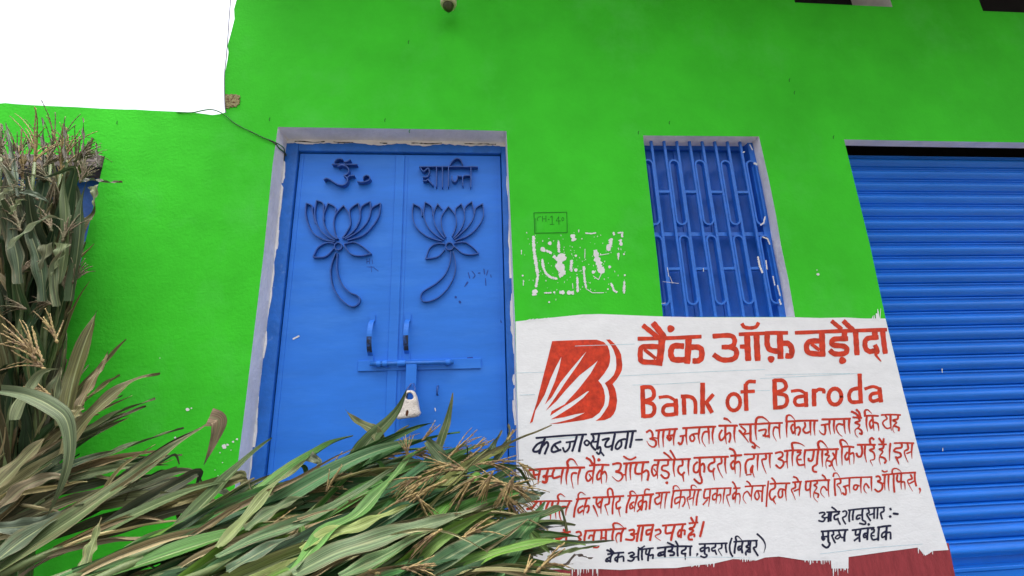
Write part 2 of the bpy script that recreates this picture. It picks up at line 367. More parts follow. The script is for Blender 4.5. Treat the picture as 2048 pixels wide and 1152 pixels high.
# English heading
def ell(cx, cy, rx, ry, n=14): return ' '.join('%.1f,%.1f' % (cx + rx * math.cos(2 * math.pi * k / n), cy + ry * math.sin(2 * math.pi * k / n)) for k in range(n + 1))
bm = bmesh.new()
strokes(bm, (1264, 736), 3.879, '''w36 82,145 84,260 88,378;w32 80,150 145,150 170,190 158,235 95,257;w32 100,262 162,282 174,330 150,368 90,374;
w24 212,228 280,222 330,248;w36 338,245 342,300 342,362;w30 332,285 262,292 240,330 262,362 332,358;
w34 402,218 404,290 406,355;w30 385,220 455,224 490,262 492,350;w38 548,122 548,230 548,348;w30 628,208 575,270;w34 578,268 618,342;
w34 882,130 884,230 888,325;w28 955,106 905,106 882,135;w26 848,185 948,180;
w36 1106,95 1108,200 1112,315;w30 1105,97 1168,97 1194,130 1184,165 1115,190;w30 1115,196 1190,212 1204,258 1180,298 1108,308;
w24 1238,180 1300,174 1344,196;w34 1348,192 1350,240 1352,296;w28 1345,217 1282,227 1262,258 1282,288 1345,284;
w36 1412,168 1412,230 1414,290;w28 1415,188 1450,166 1486,172 1488,192;w34 1766,50 1770,160 1776,268;w30 1762,156 1705,170 1684,215 1702,262 1765,262;
w24 1808,162 1868,144 1915,158;w34 1920,158 1926,210 1932,260;w28 1922,192 1862,202 1848,235 1870,258 1925,242''', 34, yl, cap=0.9)
strokes(bm, (1264, 736), 3.879, 'w30 ' + ell(790, 265, 50, 64) + ';w32 ' + ell(1575, 222, 50, 62), 30, yl)
obj('lettering', bm, REDP, notice)['label'] = 'large red English heading'
# line 1, dark blue
bm = bmesh.new()
strokes(bm, (1050, 840), 8, '''w32 175,288 600,252 985,230;w40 320,295 275,400 228,540;w36 290,345 195,390 130,480 165,508 230,485 285,410;w36 300,400 350,352 372,400 345,470 315,545;
w36 575,345 470,392 425,470 455,512 575,475;w34 480,410 535,470;w30 655,358 800,338;w36 830,255 795,380 755,500;w32 722,365 705,450 640,508 605,440;w40 925,250 890,380 865,505;
w34 1055,228 1400,200 1780,174;w36 1085,240 1098,310 1055,380 1095,450 1132,480;w32 1035,365 990,325 950,365 990,408 1035,365;w30 1095,352 1160,345;w38 1185,235 1170,330 1150,465;w34 1160,465 1200,430 1210,500 1180,545 1145,515;w30 1200,490 1262,572;
w34 1235,322 1345,292 1295,360 1285,420 1335,430 1405,400;w38 1440,220 1412,350 1385,485;w34 1630,320 1590,305 1500,340 1448,430 1480,465 1540,410 1540,330;w38 1648,200 1630,330 1605,458;w40 1725,195 1705,320 1680,440;w30 1768,318 1880,313''', 34, yl)
obj('lettering', bm, BLACKP, notice)['label'] = 'dark blue opening words of the notice'
# line 1, red
bm = bmesh.new()
strokes(bm, (1286, 820), 8, '''w34 55,358 110,325 150,370 150,440 110,462;w38 130,458 200,492 205,560 160,592 100,560 62,500 t;w22 165,440 230,452;w38 255,340 245,450 258,595 t;w34 205,330 380,312 552,302;w38 332,330 320,450 328,590 t;w34 428,330 416,400;w36 385,418 500,402;w46 388,430 428,480 448,440;w38 512,320 490,450 495,565 t;
w34 635,292 900,275 1165,265;w28 590,420 700,400;w36 640,410 632,500 600,548 565,520;w38 695,300 690,420 705,555 t;w32 900,375 800,388 752,430 765,488 800,498 825,450 800,392;w38 905,290 890,420 910,540 t;w34 1060,350 985,352 950,420 950,500 1000,585 t;w38 1045,290 1055,400 1058,540 t;w38 1130,280 1110,400 1125,535 t;
w36 1212,252 1350,250 1510,250;w38 1320,260 1318,400 1335,540 t;w34 1265,320 1222,400 1242,485 1300,440 1322,370;w34 1325,400 1388,365 1398,440 1378,515;w38 1470,260 1460,400 1475,515 t;w40 1295,135 1350,150 1410,205 t;
w32 1540,232 1800,225 2040,210;w30 1565,260 1640,330 1610,380;w38 1540,325 1600,395 1690,515 t;w28 1600,390 1720,370;w40 1720,240 1720,380 1722,500;w34 1722,505 1785,545 1788,610 1745,580;w26 1725,500 1868,605 t;
w36 1805,225 1802,350 1818,475 t;w40 1805,210 1825,130 1900,112 1965,145 2030,210 t;w32 1850,332 1965,312 1950,395 1920,408 2020,425''', 34, yl)
strokes(bm, (1530, 810), 6.606, '''w30 62,245 52,340 62,435 t;w26 0,415 50,405;w26 0,245 100,240 232,236;w28 190,310 132,292 110,340 112,400 150,475 t;w30 192,250 190,340 200,445 t;
w30 290,220 285,320 290,425 t;w32 282,210 292,145 340,138 398,200 t;w28 275,220 480,208 700,205;w30 390,220 395,300 402,395 t;w28 370,255 345,300 372,375 400,330;w28 400,310 448,292 465,335 440,400;
w28 525,230 532,280 505,330 542,370 605,345;w30 600,215 600,300 606,400 t;w30 656,215 650,300 660,400 t;
w28 752,190 950,186 1130,180;w26 742,265 850,250;w30 790,260 800,330 785,388 740,370 718,335 t;w30 856,195 850,280 866,385 t;w30 916,195 910,290 920,375 t;w28 1030,260 972,252 942,300 970,370 1020,415 t;w30 1046,195 1050,280 1062,375 t;w32 1115,190 1110,280 1125,375 t;
w26 1162,162 1278,170;w30 1142,85 1200,112 1240,160;w30 1208,60 1245,100 1260,160;w28 1240,175 1250,212 1192,232 1250,262 1230,300 1192,330 1200,390 1228,425 t;w28 1230,305 1275,340 1280,385 1248,372;
w30 1346,150 1340,250 1355,345 t;w32 1325,150 1320,80 1358,65 1408,110 t;w26 1312,145 1400,140 1498,145;w30 1420,150 1430,240 1440,335 t;w26 1412,190 1382,240 1402,308 1428,265;w28 1440,230 1486,242 1500,290 1505,340 t;
w24 1537,132 1650,126 1792,132;w22 1590,138 1612,180 1566,215 1560,255 1606,308 1664,298;w30 1660,140 1660,240 1670,335 t;w28 1760,140 1750,185 1692,202 1738,232 1700,270 1690,325 1708,365 t;w28 1700,272 1768,302 1765,342''', 28, yl)
obj('lettering', bm, DRED, notice)['label'] = 'first line of small red Hindi text'
# line 2
bm = bmesh.new()
strokes(bm, (1050, 900), 8, '''w36 62,320 500,290 955,280;w36 135,325 152,395 240,385;w38 240,325 218,440 208,545 t;w40 112,402 168,455;w38 370,312 342,400;w46 290,430 335,415 345,490;w44 275,505 335,515 360,420;w30 360,420 440,415;
w36 470,312 442,380 460,448 560,420;w38 610,300 585,420 577,545 t;w40 690,290 660,420 667,545 t;w42 692,265 678,195 720,145 780,160 838,245 t;w36 830,372 765,372 742,450 772,615 t;w38 886,295 852,420 847,555 t;
w34 1032,248 1200,236 1345,240;w38 1110,250 1088,400 1082,535 t;w34 1075,335 1002,352 975,440 1012,498 1072,440;w24 1025,385 1062,440;w38 980,125 1040,160 1080,225;w32 1082,90 1110,150 1110,230;w56 1182,158;w38 1245,250 1218,400 1228,535 t;w34 1205,320 1155,400 1162,475 1218,440;w34 1230,385 1278,345 1308,420 1296,520 t;
w36 1402,228 1490,210 1535,235 1510,320 1452,342;w38 1452,345 1538,372 1560,440 1490,498 1395,425 t;w28 1545,400 1612,392;w38 1630,215 1612,350 1620,495 t;w36 1578,218 1780,202 1980,192;w38 1700,215 1682,330 1692,475 t;w30 1578,100 1650,145 1710,148 1775,112;
w36 1792,210 1765,300 1775,375 1860,378;w38 1895,200 1872,350 1868,495 t;w36 1885,360 1948,325 1978,380 1960,485''', 36, yl)
strokes(bm, (1290, 890), 8, '''w32 145,242 430,235 730,222;w36 222,240 198,380 202,535 t;w34 200,322 135,325 108,410 142,495 195,450;w22 140,380 185,440;w34 370,245 362,320 285,335 272,395 340,420 382,460 368,518 312,530 255,475;w50 350,605;
w38 472,230 456,370 476,505 t;w32 298,118 370,170 428,232;w32 402,85 440,140 485,225;w34 600,240 600,320 545,345 530,420 582,478 632,435;w32 602,470 622,585 t;w36 702,230 692,350 702,485 t;
w34 782,206 1050,195 1335,186;w38 876,200 876,350 882,485;w34 840,272 785,330 785,425 838,435 870,385;w34 892,330 930,295 952,350 945,435;w34 885,490 908,545 905,602 860,610 785,545;
w36 1106,200 1110,270 1042,302 1015,360 1042,418 1100,418;w34 1110,372 1092,430 1112,555 t;w34 1220,195 1225,285 1165,318 1190,420 1248,525 t;w36 1286,190 1282,320 1300,455 t;
w34 1372,172 1548,162;w36 1352,55 1420,85 1448,150;w36 1450,180 1436,320 1446,455 t;w34 1420,252 1375,310 1402,385 1438,345;w34 1440,300 1498,265 1528,330 1520,515 t;
w30 1588,150 1800,145 2040,132;w36 1742,150 1735,215 1645,240 1608,320 1618,455;w24 1620,480 1700,470;w34 1725,325 1692,395 1702,448;w32 1725,330 1720,420 1750,515 t;w36 1810,150 1800,280 1802,405 t;w36 1932,140 1935,218 1872,240 1900,360 1942,455 t;w36 2000,135 1995,250 2005,365 t''', 36, yl)
strokes(bm, (1536, 870), 6.737, '''w28 218,216 330,206 452,206;w28 98,245 170,228 198,252 190,292 142,322 200,348 208,398 160,445 105,402;w22 200,368 265,355;w30 265,215 256,330 266,445 t;w30 340,205 326,300 332,415 t;w32 335,190 325,115 380,104 440,118 492,150 t;w26 392,232 438,232 430,262 397,290 393,355 422,405 490,398;w24 395,330 450,330;w30 505,200 490,300 500,445 t;
w28 492,206 700,195 950,190;w30 620,205 610,288 590,345 552,342 547,312;w30 680,200 666,300 660,395;w28 652,400 606,432 612,485 658,498;
w30 735,200 730,300 736,425 t;w34 692,190 675,112 710,80 758,112 800,168 t;w28 800,200 808,240 772,262 828,282 790,330 780,395 790,445 t;w28 790,342 848,362 850,405 822,418;w30 925,190 915,300 930,415 t;w28 872,240 900,300 865,350 872,420 908,485 t;
w28 1000,160 995,280 1000,405 t;w34 992,150 974,85 1002,65 1050,92 1080,138 t;w28 987,160 1080,155 1158,165;w30 1100,165 1092,280 1104,395 t;w28 1070,232 1038,290 1062,338 1094,285;w28 1102,260 1148,242 1160,300 1156,385 t;
w28 1203,132 1330,130 1448,132;w30 1260,140 1270,230 1250,288 1212,288 1192,245;w30 1310,140 1305,250 1328,365 t;w28 1420,136 1428,180 1372,202 1420,232 1438,280 1430,328 1382,340 1390,370 1412,412 t;w30 1382,120 1372,65 1400,40 1428,62;
w24 1490,126 1598,126;w28 1495,42 1530,90 1545,120;w28 1560,48 1552,120;w28 1560,130 1550,178 1502,192 1548,222 1510,280 1500,335 1518,395 t;w28 1510,292 1568,312 1590,350 1570,380;w28 1650,112 1640,220 1640,345 t;
w24 1702,110 1830,106 1965,110;w28 1800,115 1800,168 1722,182 1702,220 1778,242 1790,288 1735,308 1722,292;w26 1732,310 1768,395 t;w28 1880,115 1888,188 1842,218 1850,280 1888,365 t;w22 1868,250 1938,222;w28 1945,110 1936,210 1940,315 t''', 28, yl)
obj('lettering', bm, DRED, notice)['label'] = 'second line of small red Hindi text'
# line 3
bm = bmesh.new()
strokes(bm, (1050, 965), 8, '''w28 92,305 400,298 752,295;w36 190,312 122,400 92,428;w44 30,425 100,410;w34 255,310 235,430 215,560 t;w40 380,312 342,400 352,455 430,448;w60 345,470 395,510;w38 442,310 422,430 406,590 t;w34 540,300 492,450 496,575 t;w36 545,290 524,222 570,182 638,228 t;w34 690,390 592,392 552,460 562,560 595,635 t;w34 716,310 662,430 652,525 t;
w32 822,270 940,256 1042,250;w34 850,270 800,420 782,555;w30 852,260 854,192 900,155 968,198 t;w34 990,260 952,400 932,515 t;w32 930,372 855,420 862,485 928,445;w32 962,390 1018,372 1018,440 992,485;
w32 1088,240 1330,232 1582,215;w32 1152,250 1142,330 1190,398 1222,370;w32 1092,365 1130,450 1168,545 t;w30 1212,300 1170,340;w34 1240,250 1216,370 1216,495 t;w34 1350,240 1340,338 1282,362 1300,430 1330,525 t;w32 1425,235 1402,370 1400,505;w32 1332,230 1324,132 1355,95 1394,122 1410,210;w32 1520,240 1510,290 1462,330 1468,418 1515,400;w30 1530,390 1502,440 1524,545 t;
w34 1690,220 1632,370 1622,485;w34 1692,210 1684,152 1730,140 1778,188 t;w28 1642,215 1850,205 2045,195;w34 1800,215 1766,340 1747,465 t;w30 1742,312 1685,350 1685,418 1738,395;w22 1702,352 1738,400;w34 1890,210 1880,340 1862,445;w30 1870,282 1814,330 1832,398 1870,365;w30 1892,320 1938,302 1943,370 1930,435;w26 1860,402 1794,465;w26 1912,188 1922,122 1955,104 1992,116;w34 2020,200 2002,310 1992,425''', 34, yl)
strokes(bm, (1290, 950), 8, '''w28 0,310 142,305;w30 92,310 80,420 68,545 t;w28 172,290 290,280 398,275;w30 222,290 230,340 165,380 165,438 202,468 260,428;w30 275,285 262,400 247,535 t;w30 350,285 326,400 316,535 t;
w28 442,256 650,240 902,235;w32 462,250 432,400 422,525;w28 452,230 462,182 510,174 558,228 t;w30 580,250 562,400 542,535 t;w30 560,350 485,382 485,458 550,425;w28 572,360 628,352 638,430 602,505;
w30 720,250 718,338 675,372 692,450 714,540 t;w24 700,390 770,362;w30 800,250 776,370 766,485 t;w26 742,230 744,172 790,164 828,198 t;w30 860,240 832,370 822,485;
w26 952,230 1150,215 1382,208;w30 962,240 944,310 952,368 1030,358;w30 1045,230 1036,350 1017,505 t;w26 1000,392 928,476;w30 1160,230 1146,350 1137,455 t;w28 1130,292 1085,330 1092,396 1138,380;w28 1162,330 1208,312 1213,380 1192,455 t;w28 1275,230 1256,350 1252,455 t;w28 1368,225 1358,308 1308,332 1330,430 1358,505 t;
w28 1417,213 1523,208;w28 1397,108 1430,140 1454,200;w30 1465,220 1451,340 1442,445 t;w28 1450,272 1408,320 1412,386 1448,340;w28 1462,310 1508,300 1523,370 1510,465 t;
w28 1602,185 1750,175 1928,168;w28 1627,98 1670,130 1694,180;w28 1690,342 1640,265 1585,302 1572,380 1618,455 t;w30 1720,180 1706,300 1702,405 t;w28 1870,262 1790,255 1755,330 1790,396 1828,345 1808,265;w30 1890,175 1876,300 1872,425;w28 1975,95 1956,280 1941,505''', 30, yl)
strokes(bm, (1536, 930), 6.522, '''w24 27,246 150,240 288,238;w24 47,168 80,200 98,240;w26 95,245 88,300 34,332 22,400 52,455 98,405;w24 72,460 100,510 t;w24 230,330 162,312 134,370 152,425 188,405 188,335;w26 240,245 230,350 240,460 t;
w24 322,226 438,216;w24 332,153 375,170 398,213;w26 350,230 358,288 308,322 330,380 358,450 t;w22 342,340 408,312;w26 425,220 411,320 411,405 t;
w24 487,216 650,202 808,195;w26 500,215 492,280 502,328 550,310;w26 560,215 551,320 556,420 t;w24 640,210 640,240 602,262 638,292 600,360 602,428 648,482 t;w24 612,362 658,382 650,425;w22 707,128 740,155 758,198;w24 770,332 730,282 694,312 692,370 738,425 t;w26 790,200 786,310 796,415 t;
w22 862,186 1100,165 1358,156;w26 870,180 870,290 880,400;w24 852,152 862,112 900,108 940,168 t;w26 940,175 948,230 902,256 940,310 960,385 t;w24 982,282 1060,262;w26 1000,284 1018,330 1010,388 972,362;w26 1065,170 1061,270 1070,365 t;w24 1190,272 1132,262 1118,310 1150,322 1170,282;w26 1215,165 1211,270 1216,365 t;w24 1320,300 1280,244 1252,290 1262,340 1288,368 t;w26 1350,160 1350,260 1355,340 t;
w24 1492,130 1700,110 1928,97;w26 1408,152 1448,147 1468,190 1432,215 1488,242 1488,310 1440,348 1394,315;w20 1470,242 1520,236;w26 1525,140 1521,240 1526,325 t;w26 1575,130 1571,230 1580,335 t;w20 1487,72 1520,90 1558,77;w26 1640,120 1641,240 1650,355;w22 1622,120 1624,64 1660,44 1710,62 1744,98 t;w26 1690,130 1682,190 1702,218 1740,208;w26 1740,110 1736,220 1741,315 t;w24 1742,222 1778,222 1788,270 1790,320 t;w26 1860,125 1878,178 1824,200 1840,260 1886,340 t;w22 1848,242 1918,204;w26 1915,100 1916,190 1934,275;w28 1976,302 1986,330 1977,368 t''', 26, yl)
obj('lettering', bm, DRED, notice)['label'] = 'third line of small red Hindi text'
# line 4
bm = bmesh.new()
strokes(bm, (1040, 1025), 5.333, '''w22 232,240 330,224 392,216;w24 262,240 256,280 274,322 t;w24 306,225 302,270 311,318 t;w24 350,220 341,270 346,308;w30 382,272 415,282 442,268;w24 425,222 538,205;w24 462,182 490,202;w24 452,222 447,260 500,250;w24 510,212 497,250 492,292;
w22 597,212 638,206 652,240 622,262 650,288 622,302;w22 692,196 900,185 1132,170;w24 705,200 692,250 686,298;w22 790,252 750,244 732,278;w24 800,195 786,250 781,298;w22 870,192 870,240 862,288;w20 862,272 920,270;w24 920,190 916,240 916,298;w24 1000,180 986,240 986,298;w24 1002,170 994,128 1020,112 1060,122 1112,165 t;w24 1088,227 1042,224 1022,270 1036,322 t;w24 1105,175 1082,230 1076,308;w18 782,372 822,374 842,360;
w24 1162,192 1212,184 1212,220 1182,232 1218,252 1200,292 1125,286;w20 1200,238 1258,222;w24 1252,142 1340,137 1428,132;w26 1275,145 1257,230 1246,308;w26 1315,140 1301,220 1291,302;w24 1400,182 1352,194 1354,238 1400,216;w26 1420,135 1401,220 1386,298;w24 1442,192 1488,182 1498,220 1442,252 1498,298 t;w22 1520,140 1640,131 1768,122;w24 1560,150 1552,190 1562,223 1620,213;w26 1650,140 1626,220 1611,298;w24 1740,130 1721,200 1716,268;w22 1710,182 1684,220 1692,258 1718,228;w22 1730,192 1758,192 1755,238;
w20 1802,115 1898,106;w24 1822,52 1850,100;w24 1885,42 1880,100;w24 1870,120 1850,158 1806,172 1848,192 1802,240 1802,283 1840,288;w22 1812,242 1858,232 1860,258;w26 1960,97 1941,180 1921,257''', 24, yl)
obj('lettering', bm, DRED, notice)['label'] = 'fourth line of small red Hindi text'
bm = bmesh.new()
strokes(bm, (1200, 1060), 5.689, '''w22 87,276 180,262 272,256;w24 77,228 110,240 148,266;w22 117,212 160,262;w24 145,270 122,310 117,366;w22 120,307 75,330 70,358 112,350;w15 82,332 110,354;w24 215,265 201,320 196,366;w20 205,302 174,320 174,348 200,338;w22 212,312 263,302 268,358;
w22 322,268 368,254 388,280 342,300 388,320 360,352 314,345;w18 380,312 430,302;w24 440,225 436,300 440,346;w20 432,226 520,215 608,205;w24 480,220 476,290 480,340;w18 432,198 460,210 508,182;w22 530,220 522,270 560,278;w24 570,215 551,290 546,350;w22 567,292 603,282 600,326;
w22 652,206 850,186 1048,186;w26 745,205 736,260 740,306;w24 735,247 675,262 665,293 730,278;w15 682,268 725,285;w24 825,195 815,228 775,240 838,252 838,283 794,288;w24 885,185 881,240 886,296;w22 767,142 840,176;w22 860,124 890,180;w24 980,190 970,220 934,240 934,268 980,268;w22 970,272 970,340 t;w24 1030,190 1026,230 1026,291;w24 1110,267 1100,297 t;
w20 1127,160 1290,155 1448,150;w24 1195,160 1191,210 1191,266;w22 1180,197 1144,215 1152,243 1188,228;w22 1197,210 1238,202 1240,248;w22 1192,270 1218,290 1190,312 1144,297;w22 1315,160 1310,193 1274,210 1282,238 1315,230;w20 1312,242 1325,278;w22 1385,155 1383,203 1348,225 1388,292 t;w22 1430,155 1431,200 1440,256;
w22 1500,92 1477,170 1482,250 1510,302;w24 1550,130 1536,200 1531,266;w24 1552,120 1544,82 1570,72 1618,120 t;w20 1522,135 1650,125 1792,120;w24 1625,130 1612,200 1620,261;w20 1610,182 1574,192 1574,228 1610,218;w14 1580,198 1606,222;w22 1690,130 1688,168 1662,190 1698,210 1662,250 1662,286;w18 1672,242 1700,252;w22 1715,130 1706,200 1710,256;w22 1780,125 1778,188 1748,206 1798,292;w22 1787,43 1855,110 1882,180 1865,256 t''', 22, yl)
obj('lettering', bm, BLACKP, notice)['label'] = 'dark blue branch name line at the foot of the notice'
bm = bmesh.new()
strokes(bm, (1610, 1000), 8, '''w30 227,212 290,198 318,222 272,270 318,292 290,342 217,330;w26 310,288 370,276;w30 347,196 560,184;w34 390,200 376,270 376,346;w34 425,195 411,270 411,338;w30 427,113 480,150 508,185;w32 535,190 538,220 474,252 477,308 535,298;w28 525,312 563,392;
w28 602,190 640,174 668,200 650,258 602,290 650,386;w28 692,164 950,136 1275,116;w30 720,165 706,260 711,346;w32 780,160 766,240 766,321;w30 895,242 850,244 824,280 832,308 880,288;w32 925,145 916,220 920,318;w30 922,322 968,350 958,388 872,372;w30 1010,142 1028,200 990,232 1050,332;w26 1030,240 1100,216;w30 1110,130 1106,210 1106,296;w30 1165,125 1161,210 1156,296;w30 1258,122 1262,178 1212,212 1236,306;w34 1366,132 1374,158;w44 1364,264;w36 1412,216 1492,224;
w32 258,504 470,489 688,476;w34 285,510 290,588;w30 264,592 372,582;w36 270,602 292,638 314,612;w36 375,505 371,590 376,668;w34 377,672 398,700 370,752 330,758 274,712;w30 450,492 458,550 432,572 484,686;w26 482,605 520,565 570,562;w26 484,610 520,622 558,592;w28 540,492 556,545 585,600 625,590;w36 650,485 632,570 631,661;
w30 753,484 950,456 1108,441;w32 815,482 811,558 868,548;w34 890,470 872,570 876,666;w30 850,602 787,653;w34 1010,450 1001,540 996,636;w30 1000,532 945,542 945,598 998,588;w20 955,552 995,592;w44 1020,390;w30 1062,472 1102,466 1104,508 1064,540 1064,595 1092,636 1168,618;w24 1066,570 1110,572;w34 1185,440 1176,540 1171,646;w32 1162,440 1270,420 1376,411;w36 1310,422 1301,530 1296,636;w30 1290,502 1235,540 1235,598 1290,575;w32 1312,522 1366,524 1370,626''', 30, yl)
obj('lettering', bm, BLACKP, notice)['label'] = 'dark blue two line signature at lower right'

# ---------------------------------------------------------------- marks on the green wall
ROUGH[0] = 0.4
bm = bmesh.new()
strokes(bm, (1020, 400), 4.8, '''w28 225,350 230,480 250,620 266,720 250,830;w46 235,870 238,905;w22 310,570 320,650 350,710 390,740 450,755;w40 315,460 318,490;w36 382,415;w22 350,485 398,508;w22 465,400 470,500;w28 420,540 460,580;w90 485,535 500,570;w72 478,590 490,670;w64 510,685 478,735 t;w46 603,340 612,385;w25 590,580 584,680;w24 632,535;w34 632,672;w22 645,740 650,880;w12 330,892 395,890;w20 425,886;w30 480,888 520,888;w34 555,885 605,892;w20 708,640 714,750 730,840;w7 730,850 790,890 900,890;w52 820,490 842,590 882,690;w32 800,692;w7 800,730 850,765 880,700;w12 725,318 780,322 825,315;w36 962,380 970,420 942,455 955,482;w18 995,310 998,335;w22 1080,312 1074,352;w12 1035,316 1085,312;w28 1060,385 1068,432;w20 1040,512 1040,572 t;w18 1094,520;w28 957,642;w18 1102,722;w22 1096,785 1096,890;w20 970,800 1000,870 1025,885;w16 940,856;w7 110,480 110,520;w18 122,726;w7 128,770 128,820;w18 376,980;w6 860,530 950,515;w8 1040,460 1044,480;w12 690,372;w8 660,285 660,310;w6 600,800 604,850;w6 720,470 718,560''', 20, -0.0012)
rs = random.Random(12)
for k in range(260):                        # flaked specks round the patch
    x, y = rs.gauss(1150, 50), rs.gauss(530, 38)
    if 1040 < x < 1255 and 455 < y < 600: stroke(bm, (0, 0), 1, [(x, y), (x + rs.uniform(-1, 1), y + rs.uniform(0.5, 3))], rs.uniform(0.5, 1.4), -0.0012)
obj('peeled_paint', bm, PEEL, house)
for grp in (((375, 818, 7), (383, 816, 3)), ((448, 892, 9), (455, 889, 5), (466, 883, 4), (474, 878, 4), (440, 905, 3), (462, 900, 2), (430, 940, 2), (452, 945, 2), (445, 925, 2.5), (436, 951, 2)), ((1636, 548, 6), (1634, 540, 2)), ((320, 716, 2),), ((190, 783, 3),), ((350, 875, 4),)):
    bm = bmesh.new()
    for x, y, r_ in grp: stroke(bm, (0, 0), 1, [(x - r_ * 0.3, y), (x + r_ * 0.3, y + r_ * 0.15)], r_ * 0.8, -0.0012)
    obj('paint_splash', bm, PEEL, house)
ROUGH[0] = 0.0
bm = bmesh.new()
strokes(bm, (1020, 400), 4.8, 'w6 230,122 545,116;w6 545,116 550,312;w6 550,312 238,318;w6 238,318 230,122;w4 246,175 250,300;w5 298,160 272,164 262,182 270,202;w6 312,155 312,205;w6 345,150 345,208;w5 312,180 345,180;w7 365,186 378,186;w6 387,166 405,152;w6 405,152 405,232;w5 382,234 425,232;w6 470,236 468,158;w5 468,158 442,200;w5 442,200 486,200;w5 508,165 497,180 503,200 518,186 508,165', 5, -0.0012)
obj('scribbled_house_number', bm, SCRAW, house)
for x, y in ((771, 240), (1278, 265), (1340, 245), (1668, 274), (820, 262), (235, 245), (540, 238), (818, 84), (1580, 160), (1590, 185)):
    bm = bmesh.new(); stroke(bm, (0, 0), 1, [(x, y - 3), (x - 1.5, y), (x - 1, y + 3.5)], 1.5, -0.0012); obj('nail_mark', bm, SCRAW, house)

# ---------------------------------------------------------------- double door
YF, YD = 0.105, 0.122                       # frame face and leaf face
x0, x1 = -0.953, 0.166; zt = DOOR[6].z
bm = bmesh.new()
fl = P(593, 330, YF).x; frr = P(1003, 330, YF).x; ft = P(760, 303, YF).z
box(bm, x0 - 0.03, fl, YF, 0.17, 0.45, 2.72); box(bm, frr, x1 + 0.03, YF, 0.17, 0.45, 2.72); box(bm, fl, frr, YF + 0.0004, 0.17, ft, 2.72)
box(bm, fl, frr, YD + 0.03, 0.17, 0.45, ft)
bevel(bm, 0.003, 1)
door = obj('double_door', bm, BLUEF, house)
door['label'] = 'blue metal double door with raised lotus flowers'
mx_ = P(800, 500, YD).x
for a, b in ((fl + 0.004, mx_ - 0.003), (mx_ + 0.003, frr - 0.004)):
    bm = bmesh.new(); box(bm, a, b, YD, YD + 0.02, 0.46, ft - 0.006); bevel(bm, 0.003, 2)
    obj('door_leaf', bm, BLUE, door)
bm = bmesh.new()                            # meeting strip on the left leaf
ms = P(790, 400, YD).x
box(bm, ms - 0.003, mx_ + 0.008, YD - 0.006, YD, 0.47, ft - 0.012); bevel(bm, 0.0015, 1)
obj('cover_strip', bm, BLUE, door)
bm = bmesh.new()                            # shallow pressed margins of the leaves
for a, b in ((fl + 0.004, mx_ - 0.003), (mx_ + 0.003, frr - 0.004)):
    for q in (a + 0.012, b - 0.030): box(bm, q, q + 0.010, YD - 0.0025, YD + 0.001, 0.47, ft - 0.012)
obj('leaf_edging', bm, BLUE, door)
# ragged white paint left on frame edges
bm = bmesh.new()
rs = random.Random(21)
y_ = 300
while y_ < 985:
    xl = 556 + (578 - 556) * 0 + 0
    cx_ = P(0, 0).x
    for side in (0, 1):
        zz = P(790, y_, YF).z
        xx = (x0 + 0.004 if side == 0 else x1 - 0.012 + 0.0)
        ww = rs.uniform(0.004, 0.017)
        hh = rs.uniform(0.05, 0.2)
        if rs.random() < 0.6:
            xa = x0 - 0.002 if side == 0 else x1 - 0.004 - ww
            v = [(xa, zz), (xa + ww * rs.uniform(0.5, 1), zz - hh * 0.1), (xa + ww, zz - hh * 0.5), (xa + ww * rs.uniform(0.3, 1), zz - hh), (xa, zz - hh)] if side == 0 else [(x1, zz), (xa + ww * rs.uniform(0, 0.5), zz - hh * 0.1), (xa, zz - hh * 0.5), (xa + ww * rs.uniform(0, 0.6), zz - hh), (x1, zz - hh)]
            poly(bm, [[Vector((a, YF - 0.001 - rs.random() * 0.0008, b)) for a, b in v]])
    y_ += rs.uniform(9, 26)
z = P(760, 291, YF).z
lowr = []
x = x0
while x < x1:
    lowr.append((x, z + 0.006 + 0.012 * noise.noise(Vector((x * 9, 3.1, 0))) + rs.uniform(-0.003, 0.003))); x += rs.uniform(0.006, 0.018)
poly(bm, [[Vector((a, YF - 0.0012, b)) for a, b in lowr + [(x1, 2.72), (x0, 2.72)]]])
obj('paint_slops', bm, WHITEW, door)
bm = bmesh.new()
ztop = P(760, 288, YF).z
for xa, xb in ((fl - 0.02, fl + 0.13), (fl + 0.17, fl + 0.27), (fl + 0.40, fl + 0.44), (frr - 0.46, frr - 0.30), (frr - 0.19, frr - 0.02)):
    up_, lo_ = [], []
    x = xa
    while x < xb:
        zc0 = ztop + 0.006 + 0.006 * noise.noise(Vector((x * 14, 0, 5))); h_ = rs.uniform(0.0008, 0.0035)
        up_.append((x, zc0 + h_)); lo_.append((x, zc0 - h_)); x += rs.uniform(0.006, 0.016)
    poly(bm, [[Vector((a, YF - 0.0024, b)) for a, b in up_ + lo_[::-1]]])
obj('plaster_gap', bm, DARK, door)

